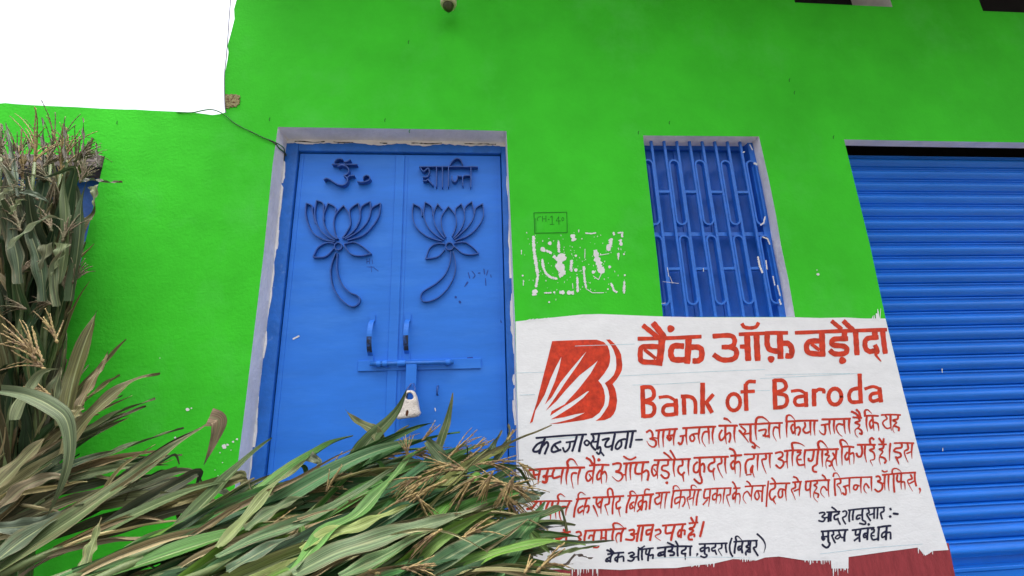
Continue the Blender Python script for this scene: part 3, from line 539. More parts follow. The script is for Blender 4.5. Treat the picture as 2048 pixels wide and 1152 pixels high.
def relief(bm, org, s, text, depth, th=0.0045, y=YD, mi=0):
    """flat bar on edge, bent along a path and welded to the leaf"""
    for part in text.replace('\n', ' ').split(';'):
        tk = part.split()
        if not tk: continue
        closed = tk[-1] == 'c'
        if closed: tk = tk[:-1]
        pts = [P(org[0] + float(a.split(',')[0]) / s, org[1] + float(a.split(',')[1]) / s, y - depth) for a in tk]
        pts = catmull(pts, 6, closed)
        N = len(pts); prev = None; first = None
        jit = random.uniform(-0.001, 0.001)
        for i, p in enumerate(pts):
            a = pts[(i - 1) % N] if closed else pts[max(i - 1, 0)]
            b = pts[(i + 1) % N] if closed else pts[min(i + 1, N - 1)]
            t = (b - a); t.y = 0; t.normalize(); nr = Vector((-t.z, 0, t.x)) * th * 0.5
            fy = y - depth + jit
            q = [bm.verts.new(Vector((p.x, 0, p.z)) + nr + Vector((0, yy, 0))) for yy in (fy, y + 0.002)] + [bm.verts.new(Vector((p.x, 0, p.z)) - nr + Vector((0, yy, 0))) for yy in (y + 0.002, fy)]
            if prev:
                for k in range(4): bm.faces.new((prev[k], prev[(k + 1) % 4], q[(k + 1) % 4], q[k]))
            else: first = q
            prev = q
        if closed:
            for k in range(4): bm.faces.new((prev[k], prev[(k + 1) % 4], first[(k + 1) % 4], first[k]))
        else: bm.faces.new(first[::-1]); bm.faces.new(prev)
    bmesh.ops.recalc_face_normals(bm, faces=bm.faces)
def ring(cx, cy, r): return ' '.join('%.0f,%.0f' % (cx + r * math.cos(2 * math.pi * k / 8), cy + r * math.sin(2 * math.pi * k / 8)) for k in range(8)) + ' c;'
bm = bmesh.new()
relief(bm, (600, 300), 10.24, '''650,285 900,287 1165,288;700,250 740,195 820,170 870,190;900,245 960,230 1030,190;765,335 860,305 960,340 1000,420 960,490 890,512;890,520 955,560 968,640 900,708 800,708 700,660 600,592 530,575 480,610;960,570 1020,520 1110,518;1170,640 1250,655 1350,640 1425,600 1420,540 1360,512 1300,545 1295,590''', 0.030)
obj('raised_lettering', bm, STRIP, door)['label'] = 'raised sacred syllable on the left leaf'
bm = bmesh.new()
relief(bm, (810, 300), 11.38, '''320,372 980,370 1660,374;350,395 420,480 530,405 548,520 500,600 400,612;408,690 480,690 535,650;520,665 640,795;715,370 716,600 712,830;850,360 852,600 848,840;990,360 990,600 985,830;1022,335 1080,240 1180,182 1270,222 1310,325;1068,585 1080,680 1140,718 1188,640 1195,585 1295,592;1318,810 1312,650 1345,578 1480,572;1500,372 1500,600 1496,840''', 0.028)
obj('raised_lettering', bm, STRIP, door)['label'] = 'raised Hindi word on the right leaf'
bm = bmesh.new()
relief(bm, (590, 390), 4.8, '''105,75 102,200 155,340 260,420 380,445;105,75 160,100 165,160 195,270;205,50 188,180 218,300 300,390 380,432;205,50 265,75 272,150 276,240;315,75 270,200 285,300 340,380 400,420;315,75 382,110 388,160;465,95 390,180 370,270 385,370 412,420;465,95 520,190 530,280 490,360 450,412;605,75 530,130 525,200;605,75 625,200 590,300 530,370 460,415;720,60 640,110 622,190;720,60 722,170 680,270 600,350 480,420;820,75 740,120 722,180;820,75 802,200 730,310 640,390 500,432;
170,595 215,505 300,455 372,462;170,595 290,588 370,510;470,470 560,450 645,490 730,562;470,480 530,560 620,582 730,562;390,550 345,680 345,800 375,910 450,1010 540,1068 600,1050 622,1000 590,960 520,930 440,840 402,720 405,560;''' + ring(412, 490, 36), 0.019)
obj('lotus_ornament', bm, STRIP, door)
bm = bmesh.new()
relief(bm, (800, 390), 4.8, '''125,80 118,200 160,310 260,395 400,440;125,80 198,125 210,200;240,65 225,180 260,290 330,370 420,430;240,65 305,110 312,190;360,80 320,190 340,290 390,370 432,412;360,80 402,132;465,105 400,200 400,300 440,402;465,105 530,190 538,290 500,392;590,80 535,130 530,190;590,80 620,190 600,290 550,370 510,410;690,60 630,110 618,170;690,60 710,190 660,290 590,360 520,420;795,80 730,120 716,180;795,80 800,200 740,310 650,390 530,435;
245,610 285,505 360,462 430,467;245,610 360,590 430,520;520,460 620,450 700,500 755,557;520,490 600,555 680,570 755,557;485,540 480,640 430,760 340,850 240,910 202,950 202,1000 250,1022 350,990 450,900 520,770 532,650 510,540;''' + ring(476, 490, 36), 0.019)
obj('lotus_ornament', bm, STRIP, door)
# pencil marks on the leaves
bm = bmesh.new()
strokes(bm, (590, 390), 4.8, 'w5 690,610 690,660;w5 715,610 715,660;w5 690,640 715,635;w5 740,620 745,660;w5 690,690 760,692;w5 730,680 735,740;w5 760,700 800,730', 5, YD - 0.0012)
strokes(bm, (800, 390), 4.8, 'w9 655,745 670,800;w8 690,730 720,770 700,800;w10 750,750 770,748;w9 805,710 812,760;w9 845,720 830,770;w8 870,765 875,790;w8 820,800 825,870;w16 650,835 620,880 t;w22 535,980;w20 570,1020 580,1035', 9, YD - 0.0012)
strokes(bm, (0, 0), 1, 'w2 1070,760;w3 935,716 945,715;w2 1000,640 1003,645', 3, YD - 0.0012)
obj('pencil_scribble', bm, DSCRAW, door)
bm = bmesh.new()
strokes(bm, (0, 0), 1, 'w3 586,678 598,672;w2 870,816 871,822;w4 584,312 588,318', 3, YD - 0.0012)
obj('paint_fleck', bm, PEEL, door)
# pull handles
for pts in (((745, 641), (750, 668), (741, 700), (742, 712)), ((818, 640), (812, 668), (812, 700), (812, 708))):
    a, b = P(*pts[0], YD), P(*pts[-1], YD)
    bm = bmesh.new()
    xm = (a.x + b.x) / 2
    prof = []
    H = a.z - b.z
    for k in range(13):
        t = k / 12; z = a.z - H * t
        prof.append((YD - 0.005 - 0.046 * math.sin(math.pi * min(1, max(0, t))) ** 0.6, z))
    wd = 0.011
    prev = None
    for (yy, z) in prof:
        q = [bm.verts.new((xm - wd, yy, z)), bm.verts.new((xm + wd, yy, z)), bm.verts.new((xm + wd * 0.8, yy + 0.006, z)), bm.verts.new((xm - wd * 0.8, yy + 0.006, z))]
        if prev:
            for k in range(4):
                f = bm.faces.new((prev[k], prev[(k + 1) % 4], q[(k + 1) % 4], q[k])); f.material_index = 1 if 0.5 < (a.z - z) / H < 0.97 else 0  # lower half gets the dark underside colour
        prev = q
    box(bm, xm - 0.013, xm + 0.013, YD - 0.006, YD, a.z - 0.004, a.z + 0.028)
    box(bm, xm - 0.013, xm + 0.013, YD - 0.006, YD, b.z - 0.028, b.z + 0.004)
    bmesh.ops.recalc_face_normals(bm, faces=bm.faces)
    obj('pull_handle', bm, [BLUE, UNDERSHADE], door)
# sliding bolt with plate, brackets and hasp
bm = bmesh.new()
a, b = P(717, 722, YD), P(962, 737, YD)
box(bm, a.x, b.x, YD - 0.009, YD, b.z, a.z); bevel(bm, 0.0015, 1)
obj('bolt_plate', bm, BLUE, door)
bm = bmesh.new()
zc = P(820, 726, YD - 0.03).z; a, b = P(740, 726, YD - 0.03).x, P(907, 726, YD - 0.03).x
tube(bm, [(a + (b - a) * k / 8, YD - 0.026, zc) for k in range(9)], 0.0095, 12)
obj('bolt_rod', bm, BLUEF, door)
for px in (757, 770, 803, 896):
    bm = bmesh.new(); xb = P(px, 726, YD - 0.03).x; wb = 0.017 if px == 803 else 0.010
    for side in (0,):
        prev = None
        for k in range(11):
            t = math.pi * k / 10; c_ = (-math.cos(t)); 
            zz = zc + 0.013 * math.cos(t); yy = YD - 0.026 - 0.013 * math.sin(t)
            q = [bm.verts.new((xb - wb, yy, zz)), bm.verts.new((xb + wb, yy, zz))]
            if prev: bm.faces.new((prev[0], prev[1], q[1], q[0]))
            prev = q
    box(bm, xb - wb, xb + wb, YD - 0.026, YD - 0.001, zc + 0.0105, zc + 0.013)
    box(bm, xb - wb, xb + wb, YD - 0.026, YD - 0.001, zc - 0.013, zc - 0.0105)
    obj('bolt_bracket', bm, BLUE, door)
bm = bmesh.new()
yh = YD - 0.036
a, b = P(812, 730, yh), P(832, 786, yh)
box(bm, a.x, b.x, yh, yh + 0.005, b.z, a.z + 0.002); bevel(bm, 0.0015, 1)
obj('hasp', bm, BLUE, door)
bm = bmesh.new()
a, b = P(876, 772, YD), P(875, 790, YD)
tube(bm, [a + Vector((0, 0.002, 0)), a + Vector((0, -0.018, 0)), b.lerp(a, 0.4) + Vector((0, -0.028, 0)), b + Vector((0, -0.022, 0)), b + Vector((0.002, -0.008, 0))], 0.004, 8)
obj('staple', bm, STRIP, door)

# ---------------------------------------------------------------- cloth-wrapped padlock
yp = YD - 0.078
def padl(pts, y): return [P(700 + a / 4.8, 620 + b / 4.8, y) for a, b in pts]
body = [(548, 776), (578, 770), (608, 776), (628, 798), (642, 832), (654, 880), (660, 920), (668, 962), (678, 985), (668, 1008), (640, 1026), (590, 1034), (540, 1040), (500, 1047), (470, 1050), (454, 1040), (460, 1014), (482, 985), (496, 935), (508, 880), (520, 828), (530, 796)]
hole = [(548, 805), (575, 794), (600, 805), (612, 832), (604, 854), (574, 860), (545, 852), (538, 830)]
pc = sum(padl(body, yp), Vector()) / len(body)
lock = empty('padlock', P(820, 700, yp), 'cloth wrapped white padlock hanging from the blue door bolt', 'padlock')
bm = bmesh.new()
bo, ho = catmull(padl(body, yp), 3, True), catmull(padl(hole, yp), 3, True)
def shrink(l, k): 
    c_ = sum(l, Vector()) / len(l); return [c_ + (p - c_) * k for p in l]
# front face slightly smaller than the middle, so the pad reads as rounded
lay = [(-0.022, 0.90, 1.12), (-0.017, 0.97, 1.04), (-0.006, 1.0, 1.0), (0.014, 1.0, 1.0), (0.024, 0.94, 1.06)]
rings_b, rings_h = [], []
for dy, kb, kh in lay:
    rings_b.append([bm.verts.new(p + Vector((0, dy + 0.002 * noise.noise(p * 60), 0))) for p in shrink(bo, kb)])
    rings_h.append([bm.verts.new(p + Vector((0, dy, 0))) for p in shrink(ho, kh)])
for RR in (rings_b, rings_h):
    for a, b in zip(RR, RR[1:]):
        for k in range(len(a)): bm.faces.new((a[k], a[(k + 1) % len(a)], b[(k + 1) % len(a)], b[k]))
for idx in (0, -1):
    la, lb = rings_b[idx], rings_h[idx]
    flat = la + lb
    for t in tessellate_polygon([[v.co for v in la], [v.co for v in lb]]):
        try: bm.faces.new([flat[i] for i in t])
        except ValueError: pass
bmesh.ops.recalc_face_normals(bm, faces=bm.faces)
obj('lock_body', bm, CLOTH, lock, True)
bm = bmesh.new()
ck = P(814, 826, yp - 0.0235)
ringv = [bm.verts.new(ck + Vector((0.0058 * math.cos(a) * (1 + 0.25 * math.sin(2 * a)), 0, 0.013 * math.sin(a)))) for a in [2 * math.pi * k / 14 for k in range(14)]]
rb = [bm.verts.new(v.co + Vector((0, 0.003, 0))) for v in ringv]
bm.faces.new(ringv)
for k in range(14): bm.faces.new((ringv[k], ringv[(k + 1) % 14], rb[(k + 1) % 14], rb[k]))
bmesh.ops.recalc_face_normals(bm, faces=bm.faces)
obj('keyhole', bm, RUST, lock)
bm = bmesh.new()                            # shackle running up behind the wrap to the bolt
c0 = P(821, 786, yp)
tube(bm, [c0 + Vector((-0.016, 0.006, -0.02)), c0 + Vector((-0.016, 0.02, 0.02)), c0 + Vector((-0.006, 0.045, 0.04)), c0 + Vector((0.006, 0.045, 0.04)), c0 + Vector((0.016, 0.02, 0.02)), c0 + Vector((0.016, 0.006, -0.02))], 0.0045, 8)
obj('shackle', bm, STRIP, lock)

# ---------------------------------------------------------------- grille window
YG, YW = 0.052, 0.112
wx0, wx1 = WIN[0].x, WIN[1].x
wz0, wz1 = WIN[0].z, WIN[6].z
bm = bmesh.new()
box(bm, wx0 - 0.03, wx1 + 0.03, YW, 0.14, wz0 - 0.03, wz1 + 0.03)
zr = P(1400, 304, YW).z
win = obj('barred_window', bm, WBLUE, house); win['label'] = 'small barred window with closed blue shutters'
bm = bmesh.new()
zm = P(1420, 473, YW - 0.015).z
box(bm, wx0 - 0.02, wx1 + 0.01, YW - 0.022, YW - 0.001, zr, wz1 + 0.01); bevel(bm, 0.002, 1)
obj('top_rail', bm, WBLUE, win)
bm = bmesh.new(); box(bm, wx0 - 0.02, wx1 + 0.01, YG + 0.012, YG + 0.018, zm - 0.010, zm + 0.010); obj('middle_rail', bm, GBLUE, win)
bm = bmesh.new(); box(bm, wx1 - 0.032, wx1 + 0.02, YG + 0.006, YW + 0.002, wz0, wz1); obj('side_frame', bm, GBLUE, win)
bm = bmesh.new()                            # shutter panel joints
for k in range(4):
    xx = wx0 + 0.06 + k * 0.15; box(bm, xx, xx + 0.012, YW - 0.005, YW + 0.001, wz0, zr)
obj('shutter_batten', bm, WBLUE, win)
tops = [180, 248, 318, 390, 462, 535, 610, 680]
bx = [P(1240 + t / 2.81, 300, YG).x for t in tops]
sp_ = (bx[-1] - bx[0]) / 7
bx = [bx[0] + k * sp_ for k in range(8)]
for x in bx:
    bm = bmesh.new(); box(bm, x - 0.0065, x + 0.0065, YG - 0.0065, YG + 0.0065, wz0 - 0.01, wz1 + 0.01); bevel(bm, 0.0015, 1)
    obj('grille_bar', bm, GBLUE, win)
def zc_(c): return P(1420, 250 + c / 2.81, YG).z
rows = ((zc_(205), zc_(562)), (zc_(625), zc_(1008)))
for z1_, z0_ in rows:
    for k in range(-1, 8, 2):               # hairpin loops between the bars
        xc = bx[0] + (k + 0.5) * sp_; r_ = sp_ * 0.5 - 0.010
        pts = []
        for j in range(9): t = math.pi * j / 8; pts.append((xc + r_ * math.cos(t), YG, z1_ - r_ + r_ * math.sin(t)))
        for j in range(9): t = math.pi + math.pi * j / 8; pts.append((xc + r_ * math.cos(t), YG, z0_ + r_ + r_ * math.sin(t)))
        pts.append(pts[0])
        if xc - r_ < wx0 - 0.1 or xc + r_ > wx1 + 0.03: continue
        bm = bmesh.new(); prev = None
        N = len(pts)
        for i in range(N - 1):
            p = Vector(pts[i]); c_ = Vector((xc, YG, min(max(p.z, z0_ + r_), z1_ - r_)))
            d = (p - c_).normalized()
            q = [bm.verts.new(p + d * 0.0042 + Vector((0, -0.010, 0))), bm.verts.new(p + d * 0.0042 + Vector((0, 0.018, 0))), bm.verts.new(p - d * 0.0042 + Vector((0, 0.018, 0))), bm.verts.new(p - d * 0.0042 + Vector((0, -0.010, 0)))]
            if prev:
                for h in range(4): bm.faces.new((prev[h], prev[(h + 1) % 4], q[(h + 1) % 4], q[h]))
            else: first = q
            prev = q
        for h in range(4): bm.faces.new((prev[h], prev[(h + 1) % 4], first[(h + 1) % 4], first[h]))
        bmesh.ops.recalc_face_normals(bm, faces=bm.faces)
        obj('grille_loop', bm, GBLUE, win)
for c_ in (378, 808):
    zz = zc_(c_)
    for k in range(0, 7, 2):
        bm = bmesh.new(); box(bm, bx[k] + 0.006, bx[k + 1] - 0.006, YG - 0.006, YG + 0.020, zz - 0.007, zz + 0.007); bevel(bm, 0.0012, 1)
        obj('crosspiece', bm, GBLUE, win)
ROUGH[0] = 0.35
bm = bmesh.new()                            # paint chips and scratches on the grille
strokes(bm, (1240, 250), 2.81, 'w10 775,740 785,790 800,830;w7 820,760 826,810;w8 815,515 808,550 790,562;w7 800,628 830,640 842,670;w12 770,220 755,215;w3 266,800 274,850;w2 280,850 296,890;w2 240,880 330,890;w3 235,1003 255,1000;w3 468,804 470,824;w7 885,900 900,960;w8 895,980 905,1010;w6 700,150 690,155;w6 860,850 870,900;w5 730,110 745,140', 6, YG - 0.010)
ROUGH[0] = 0.0
obj('paint_chips', bm, PEEL, win)

# ---------------------------------------------------------------- roller shutter
YS = 0.150
shut = empty('roller_shutter', (3.2, YS, 0.5)); shut.parent = house; shut.matrix_parent_inverse = house.matrix_world.inverted()
PER = 0.0751
z0 = 2.620 - 40 * PER
prof = []                                    # one slat: broad curved belly, then the rolled bead
for k in range(11):
    t = k / 10; prof.append((0.002 + 0.023 * math.sin(math.pi * (0.04 + 0.93 * t ** 1.25)) , t * 0.72))
for k in range(1, 8):
    t = k / 7; prof.append((0.001 + 0.015 * math.sin(math.pi * t), 0.745 + t * 0.20))
prof.append((-0.022, 0.952)); prof.append((-0.022, 0.99))
bm = bmesh.new()
prev = None
zb = P(1960, 1128, YS).z
nsl = 0
k = 0
xs = [1.90 + 2.75 * j / 8 for j in range(9)]
while z0 + k * PER < 2.625:
    zb_k = z0 + k * PER
    if zb_k > zb - 0.02:
        for off, t in prof:
            row = [bm.verts.new((x, YS - off, zb_k + t * PER)) for x in xs]
            if prev:
                for j in range(8):
                    f = bm.faces.new((prev[j], prev[j + 1], row[j + 1], row[j])); f.smooth = True
            prev = row
    k += 1
cu = obj('shutter_curtain', bm, SBLUE, shut)
bm = bmesh.new()
box(bm, 1.90, 4.65, YS - 0.016, YS + 0.03, 0.46, zb - 0.022); bevel(bm, 0.003, 1)
box(bm, 1.90, 4.65, YS + 0.019, YS + 0.03, zb - 0.0215, zb + 0.10)
obj('bottom_rail', bm, SBLUE, shut)
bm = bmesh.new(); box(bm, 1.90, 4.65, YS - 0.022, YS + 0.03, zb - 0.020, zb - 0.006); bevel(bm, 0.002, 1); obj('bottom_rail', bm, SBLUE, shut)
bm = bmesh.new()
strokes(bm, (1680, 700), 2.549, 'w4 520,95 522,115;w5 521,468 522,482;w4 524,498 524,515', 4, YS - 0.016)
obj('paint_fleck', bm, PEEL, shut)
bm = bmesh.new()
strokes(bm, (1680, 700), 2.549, 'w10 790,908 850,905;w8 600,925 650,922;w6 530,918 560,920', 8, YS - 0.016)
obj('scuff', bm, STRIP, shut)
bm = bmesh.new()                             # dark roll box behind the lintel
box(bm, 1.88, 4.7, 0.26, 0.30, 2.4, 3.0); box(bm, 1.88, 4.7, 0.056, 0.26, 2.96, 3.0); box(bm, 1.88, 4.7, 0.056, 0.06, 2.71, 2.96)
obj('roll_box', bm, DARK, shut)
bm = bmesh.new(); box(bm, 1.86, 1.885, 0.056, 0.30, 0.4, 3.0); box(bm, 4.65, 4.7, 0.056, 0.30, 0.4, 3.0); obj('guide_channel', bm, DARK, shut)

# ---------------------------------------------------------------- side door behind the upright stalks
bm = bmesh.new(); box(bm, -2.72, -1.702, 0.10, 0.14, 0.45, 2.50)
for k in range(5): box(bm, -2.70 + k * 0.2, -2.70 + k * 0.2 + 0.012, 0.094, 0.101, 0.46, 2.48)
sd_ = obj('side_door', bm, BLUEF, house); sd_['label'] = 'blue side door hidden behind upright stalks'
bm = bmesh.new(); box(bm, -2.80, -1.705, -0.012, 0.10, 2.488, 2.547); bevel(bm, 0.004, 2); obj('lintel', bm, WOOD, sd_)

# ---------------------------------------------------------------- lamp holder and cables
lc = P(897, 4, -0.09)
lamp = empty('lamp_holder', lc, 'small beige lamp holder on the green wall above the door', 'lamp holder')
bm = bmesh.new()
tube(bm, [lc + Vector((0, 0.092, 0.075)), lc + Vector((0, 0.05, 0.07)), lc + Vector((0, 0.015, 0.05)), lc + Vector((0, 0, 0.02))], [0.03, 0.014, 0.014, 0.018], 14); obj('bracket', bm, BEIGE, lamp)
bm = bmesh.new(); tube(bm, [lc + Vector((0, 0, 0.03)), lc + Vector((0, 0, 0.022)), lc + Vector((0, 0, -0.010)), lc + Vector((0, 0, -0.024))], [0.030, 0.042, 0.042, 0.036], 18); obj('socket', bm, BEIGE, lamp)
bm = bmesh.new(); tube(bm, [lc + Vector((0, 0, -0.020)), lc + Vector((0, 0, -0.034)), lc + Vector((0.005, 0, -0.048)), lc + Vector((0.008, 0, -0.056))], [0.030, 0.027, 0.018, 0.006], 14); obj('contact_cap', bm, mat('dark_olive_bakelite', (0.05, 0.06, 0.02), 0.4, 0.3, 60, 0), lamp)
bm = bmesh.new()
pts = [P(x, y, -0.012) for x, y in ((475, -260), (468, -120), (461, 0), (458, 40), (455, 85), (452, 120), (449, 150), (449, 185), (450, 215), (452, 226))]
tube(bm, catmull(pts, 6), 0.0020, 6)
tag(obj('cable', bm, CABLE), 'thin violet grey cable dropping beside the jagged upper wall edge', 'cable')
bm = bmesh.new()
pts = [P(x, y, d) for x, y, d in ((330, 224, 0.03), (355, 225, 0.0), (385, 225, -0.006), (405, 221, -0.006), (422, 219, -0.006), (437, 223, -0.008), (452, 232, -0.008), (470, 247, -0.006), (497, 261, -0.006), (520, 272, -0.006), (545, 284, -0.006), (552, 290, -0.004))]
tube(bm, catmull(pts, 6), 0.0026, 7)
tube(bm, catmull([P(x, y, d) for x, y, d in ((512, 268, -0.006), (528, 276, -0.007), (548, 284, -0.006), (558, 296, 0.03), (570, 306, 0.09), (572, 312, 0.10))], 6), 0.003, 7)
tube(bm, catmull([P(x, y, d) for x, y, d in ((548, 284, -0.005), (560, 290, 0.02), (569, 300, 0.08), (568, 322, 0.10))], 6), 0.0025, 7)
tag(obj('cable', bm, GCABLE), 'green painted cable sagging from the low wall top to the door corner', 'cable')

# ---------------------------------------------------------------- maize stalks
def leaf_material():
    m_ = bpy.data.materials.new('maize_leaf'); m_.use_nodes = True
    N = m_.node_tree; L = N.links; N.nodes.remove(N.nodes['Principled BSDF'])
    outn = N.nodes['Material Output']
    oi = N.nodes.new('ShaderNodeObjectInfo'); uv = N.nodes.new('ShaderNodeUVMap')
    sx = N.nodes.new('ShaderNodeSeparateXYZ'); L.new(uv.outputs[0], sx.inputs[0])
    def math_(op, a, b=None):
        q = N.nodes.new('ShaderNodeMath'); q.operation = op
        for i, v in enumerate((a, b)):
            if v is None: continue
            if isinstance(v, (int, float)): q.inputs[i].default_value = v
            else: L.new(v, q.inputs[i])
        return q.outputs[0]
    def rng(v, a, b, c, d):
        q = N.nodes.new('ShaderNodeMapRange'); L.new(v, q.inputs[0])
        for i, k in enumerate((a, b, c, d)): q.inputs[i + 1].default_value = k
        return q.outputs[0]
    def mixc(f, a, b, mode='MIX'):
        q = N.nodes.new('ShaderNodeMix'); q.data_type = 'RGBA'; q.blend_type = mode
        for nm, v in (('Factor', f), ('A', a), ('B', b)):
            if isinstance(v, tuple): q.inputs[nm].default_value = v
            elif isinstance(v, (int, float)): q.inputs[nm].default_value = v
            else: L.new(v, q.inputs[nm])
        return q.outputs['Result']
    # fine veins run along the leaf
    cb = N.nodes.new('ShaderNodeCombineXYZ')
    L.new(math_('MULTIPLY', sx.outputs[0], 26), cb.inputs[0]); L.new(math_('MULTIPLY', sx.outputs[1], 1.6), cb.inputs[1]); L.new(math_('MULTIPLY', oi.outputs['Random'], 91), cb.inputs[2])
    vn = N.nodes.new('ShaderNodeTexNoise'); vn.inputs['Scale'].default_value = 1; vn.inputs['Detail'].default_value = 4; L.new(cb.outputs[0], vn.inputs['Vector'])
    vein = rng(vn.outputs['Fac'], 0.32, 0.68, 0.45, 1.5)
    cb2 = N.nodes.new('ShaderNodeCombineXYZ')
    L.new(math_('MULTIPLY', sx.outputs[0], 2.5), cb2.inputs[0]); L.new(math_('MULTIPLY', sx.outputs[1], 3.5), cb2.inputs[1]); L.new(math_('MULTIPLY', oi.outputs['Random'], 37), cb2.inputs[2])
    bn = N.nodes.new('ShaderNodeTexNoise'); bn.inputs['Scale'].default_value = 1.3; bn.inputs['Detail'].default_value = 6; L.new(cb2.outputs[0], bn.inputs['Vector'])
    col = mixc(1.0, oi.outputs['Color'], vein, 'MULTIPLY')
    # withered blotches, tips and margins
    au = math_('ABSOLUTE', math_('SUBTRACT', sx.outputs[0], 0.5))
    dry = math_('ADD', math_('ADD', rng(bn.outputs['Fac'], 0.54, 0.74, 0, 0.8), rng(sx.outputs[1], 0.72, 1.0, 0, 0.7)), rng(au, 0.36, 0.5, 0, 0.5))
    dry = math_('MULTIPLY', dry, rng(oi.outputs['Random'], 0.2, 1, 0.0, 0.8))
    dq = N.nodes.new('ShaderNodeClamp'); L.new(dry, dq.inputs[0])
    col = mixc(dq.outputs[0], col, mixc(1.0, (0.22, 0.155, 0.085, 1), vein, 'MULTIPLY'))
    mid = rng(au, 0.02, 0.05, 0.5, 0.0)
    col = mixc(mid, col, (0.30, 0.34, 0.17, 1))
    # pale dusty bloom
    dn = N.nodes.new('ShaderNodeTexNoise'); dn.inputs['Scale'].default_value = 9; dn.inputs['Detail'].default_value = 5
    tc = N.nodes.new('ShaderNodeTexCoord'); L.new(tc.outputs['Object'], dn.inputs['Vector'])
    col = mixc(rng(dn.outputs['Fac'], 0.5, 0.8, 0, 0.12), col, (0.20, 0.23, 0.19, 1))
    p = N.nodes.new('ShaderNodeBsdfPrincipled'); p.inputs['Roughness'].default_value = 0.55; p.inputs['Specular IOR Level'].default_value = 0.22
    L.new(col, p.inputs['Base Color'])
    bp = N.nodes.new('ShaderNodeBump'); bp.inputs['Strength'].default_value = 0.35; bp.inputs['Distance'].default_value = 0.004
    L.new(vn.outputs['Fac'], bp.inputs['Height']); L.new(bp.outputs[0], p.inputs['Normal'])
    tr = N.nodes.new('ShaderNodeBsdfTranslucent'); L.new(col, tr.inputs['Color'])
    mxs = N.nodes.new('ShaderNodeMixShader'); mxs.inputs[0].default_value = 0.18
    L.new(p.outputs[0], mxs.inputs[1]); L.new(tr.outputs[0], mxs.inputs[2]); L.new(mxs.outputs[0], outn.inputs['Surface'])
    return m_
LEAF = leaf_material()
STALK = mat('green_maize_stem', (0.085, 0.115, 0.042), 0.55, 0.3, 14, 0.2, 60)
TASSEL = mat('tan_maize_tassel', (0.27, 0.20, 0.085), 0.8, 0.4, 60, 0.2, 150, second=(0.15, 0.10, 0.055), second_at=(0.45, 0.6), second_scale=25)
HAIR = mat('purple_brown_tassel', (0.13, 0.10, 0.062), 0.8, 0.4, 60, 0.2, 150, second=(0.10, 0.10, 0.05), second_at=(0.45, 0.6), second_scale=18)

GREENS = [(0.036, 0.105, 0.026), (0.045, 0.135, 0.030), (0.028, 0.085, 0.032), (0.070, 0.175, 0.028), (0.050, 0.12, 0.045), (0.105, 0.215, 0.032), (0.040, 0.130, 0.030), (0.060, 0.16, 0.034), (0.15, 0.175, 0.050)]
GREYS = [(0.036, 0.070, 0.026), (0.046, 0.085, 0.030), (0.028, 0.052, 0.024), (0.068, 0.105, 0.036), (0.090, 0.085, 0.040), (0.050, 0.064, 0.030), (0.14, 0.105, 0.055), (0.085, 0.115, 0.05)]
DARKS = [(0.022, 0.052, 0.017), (0.030, 0.066, 0.021), (0.024, 0.056, 0.020), (0.055, 0.098, 0.028), (0.042, 0.085, 0.026), (0.070, 0.068, 0.028), (0.034, 0.056, 0.022), (0.11, 0.085, 0.042)]
BRIGHT = (0.115, 0.24, 0.052); YELL = (0.27, 0.27, 0.085); OLIVE = (0.155, 0.145, 0.062); DRYC = (0.24, 0.19, 0.12); PALE = (0.20, 0.24, 0.13)
rl = random.Random(11)

def leaf(parent, pts, width, color, hint=None, twist=0.0, wave=0.012, fold=0.22, sub=5, name='leaf', flag=False):
    c = catmull(pts, sub)
    N = len(c)
    bm = bmesh.new(); uvl = bm.loops.layers.uv.new('UVMap')
    L_ = [0]
    for a, b in zip(c, c[1:]): L_.append(L_[-1] + (b - a).length)
    hint = Vector(hint) if hint else Vector((0.1, -1, 0.45))
    ph = rl.uniform(0, 6); fr = rl.uniform(1.5, 3.5)
    prev = None; nrm = None
    for i in range(N):
        t = L_[i] / max(L_[-1], 1e-6)
        tg = (c[min(i + 1, N - 1)] - c[max(i - 1, 0)]).normalized()
        nrm = hint if nrm is None else nrm
        nrm = nrm - tg * nrm.dot(tg)
        nrm = nrm.normalized() if nrm.length > 1e-4 else tg.orthogonal().normalized()
        nn = Quaternion(tg, twist * t) @ nrm
        sd_ = tg.cross(nn)
        ww = width * 0.5 * (0.55 + 0.45 * min(1, t / 0.25)) * max(0.0, 1 - max(0, (t - 0.3) / 0.7) ** 1.35) * rl.uniform(0.98, 1.02) + 0.0008
        if flag: ww = width * 0.5 * (1 - t) ** 1.15 + 0.001
        row = []
        for k in range(7):
            u = k / 6; s_ = (u - 0.5) * 2
            wv = wave * (abs(s_) ** 1.5) * math.sin(ph + fr * t * 6.28 + (0 if s_ > 0 else 2.1))
            h = fold * ww * (abs(s_) - 0.35) + wv + 0.0035 * (abs(s_) < 0.1) * -1
            row.append((bm.verts.new(c[i] + sd_ * (s_ * ww) + nn * h), u, t))
        if prev:
            for k in range(6):
                q = (prev[k], prev[k + 1], row[k + 1], row[k])
                f = bm.faces.new([v[0] for v in q]); f.smooth = True
                for lp, v in zip(f.loops, q): lp[uvl].uv = (v[1], v[2])
        prev = row
    o = obj(name, bm, LEAF, parent)
    k = rl.choice((0.5, 0.65, 0.8, 0.9, 1.0, 1.1, 1.2)) if color in GREENS or color in GREYS or color in DARKS else rl.uniform(0.8, 1.1)
    o.color = (color[0] * k * rl.uniform(0.92, 1.08), color[1] * k, color[2] * k * rl.uniform(0.9, 1.1), 1)
    return o

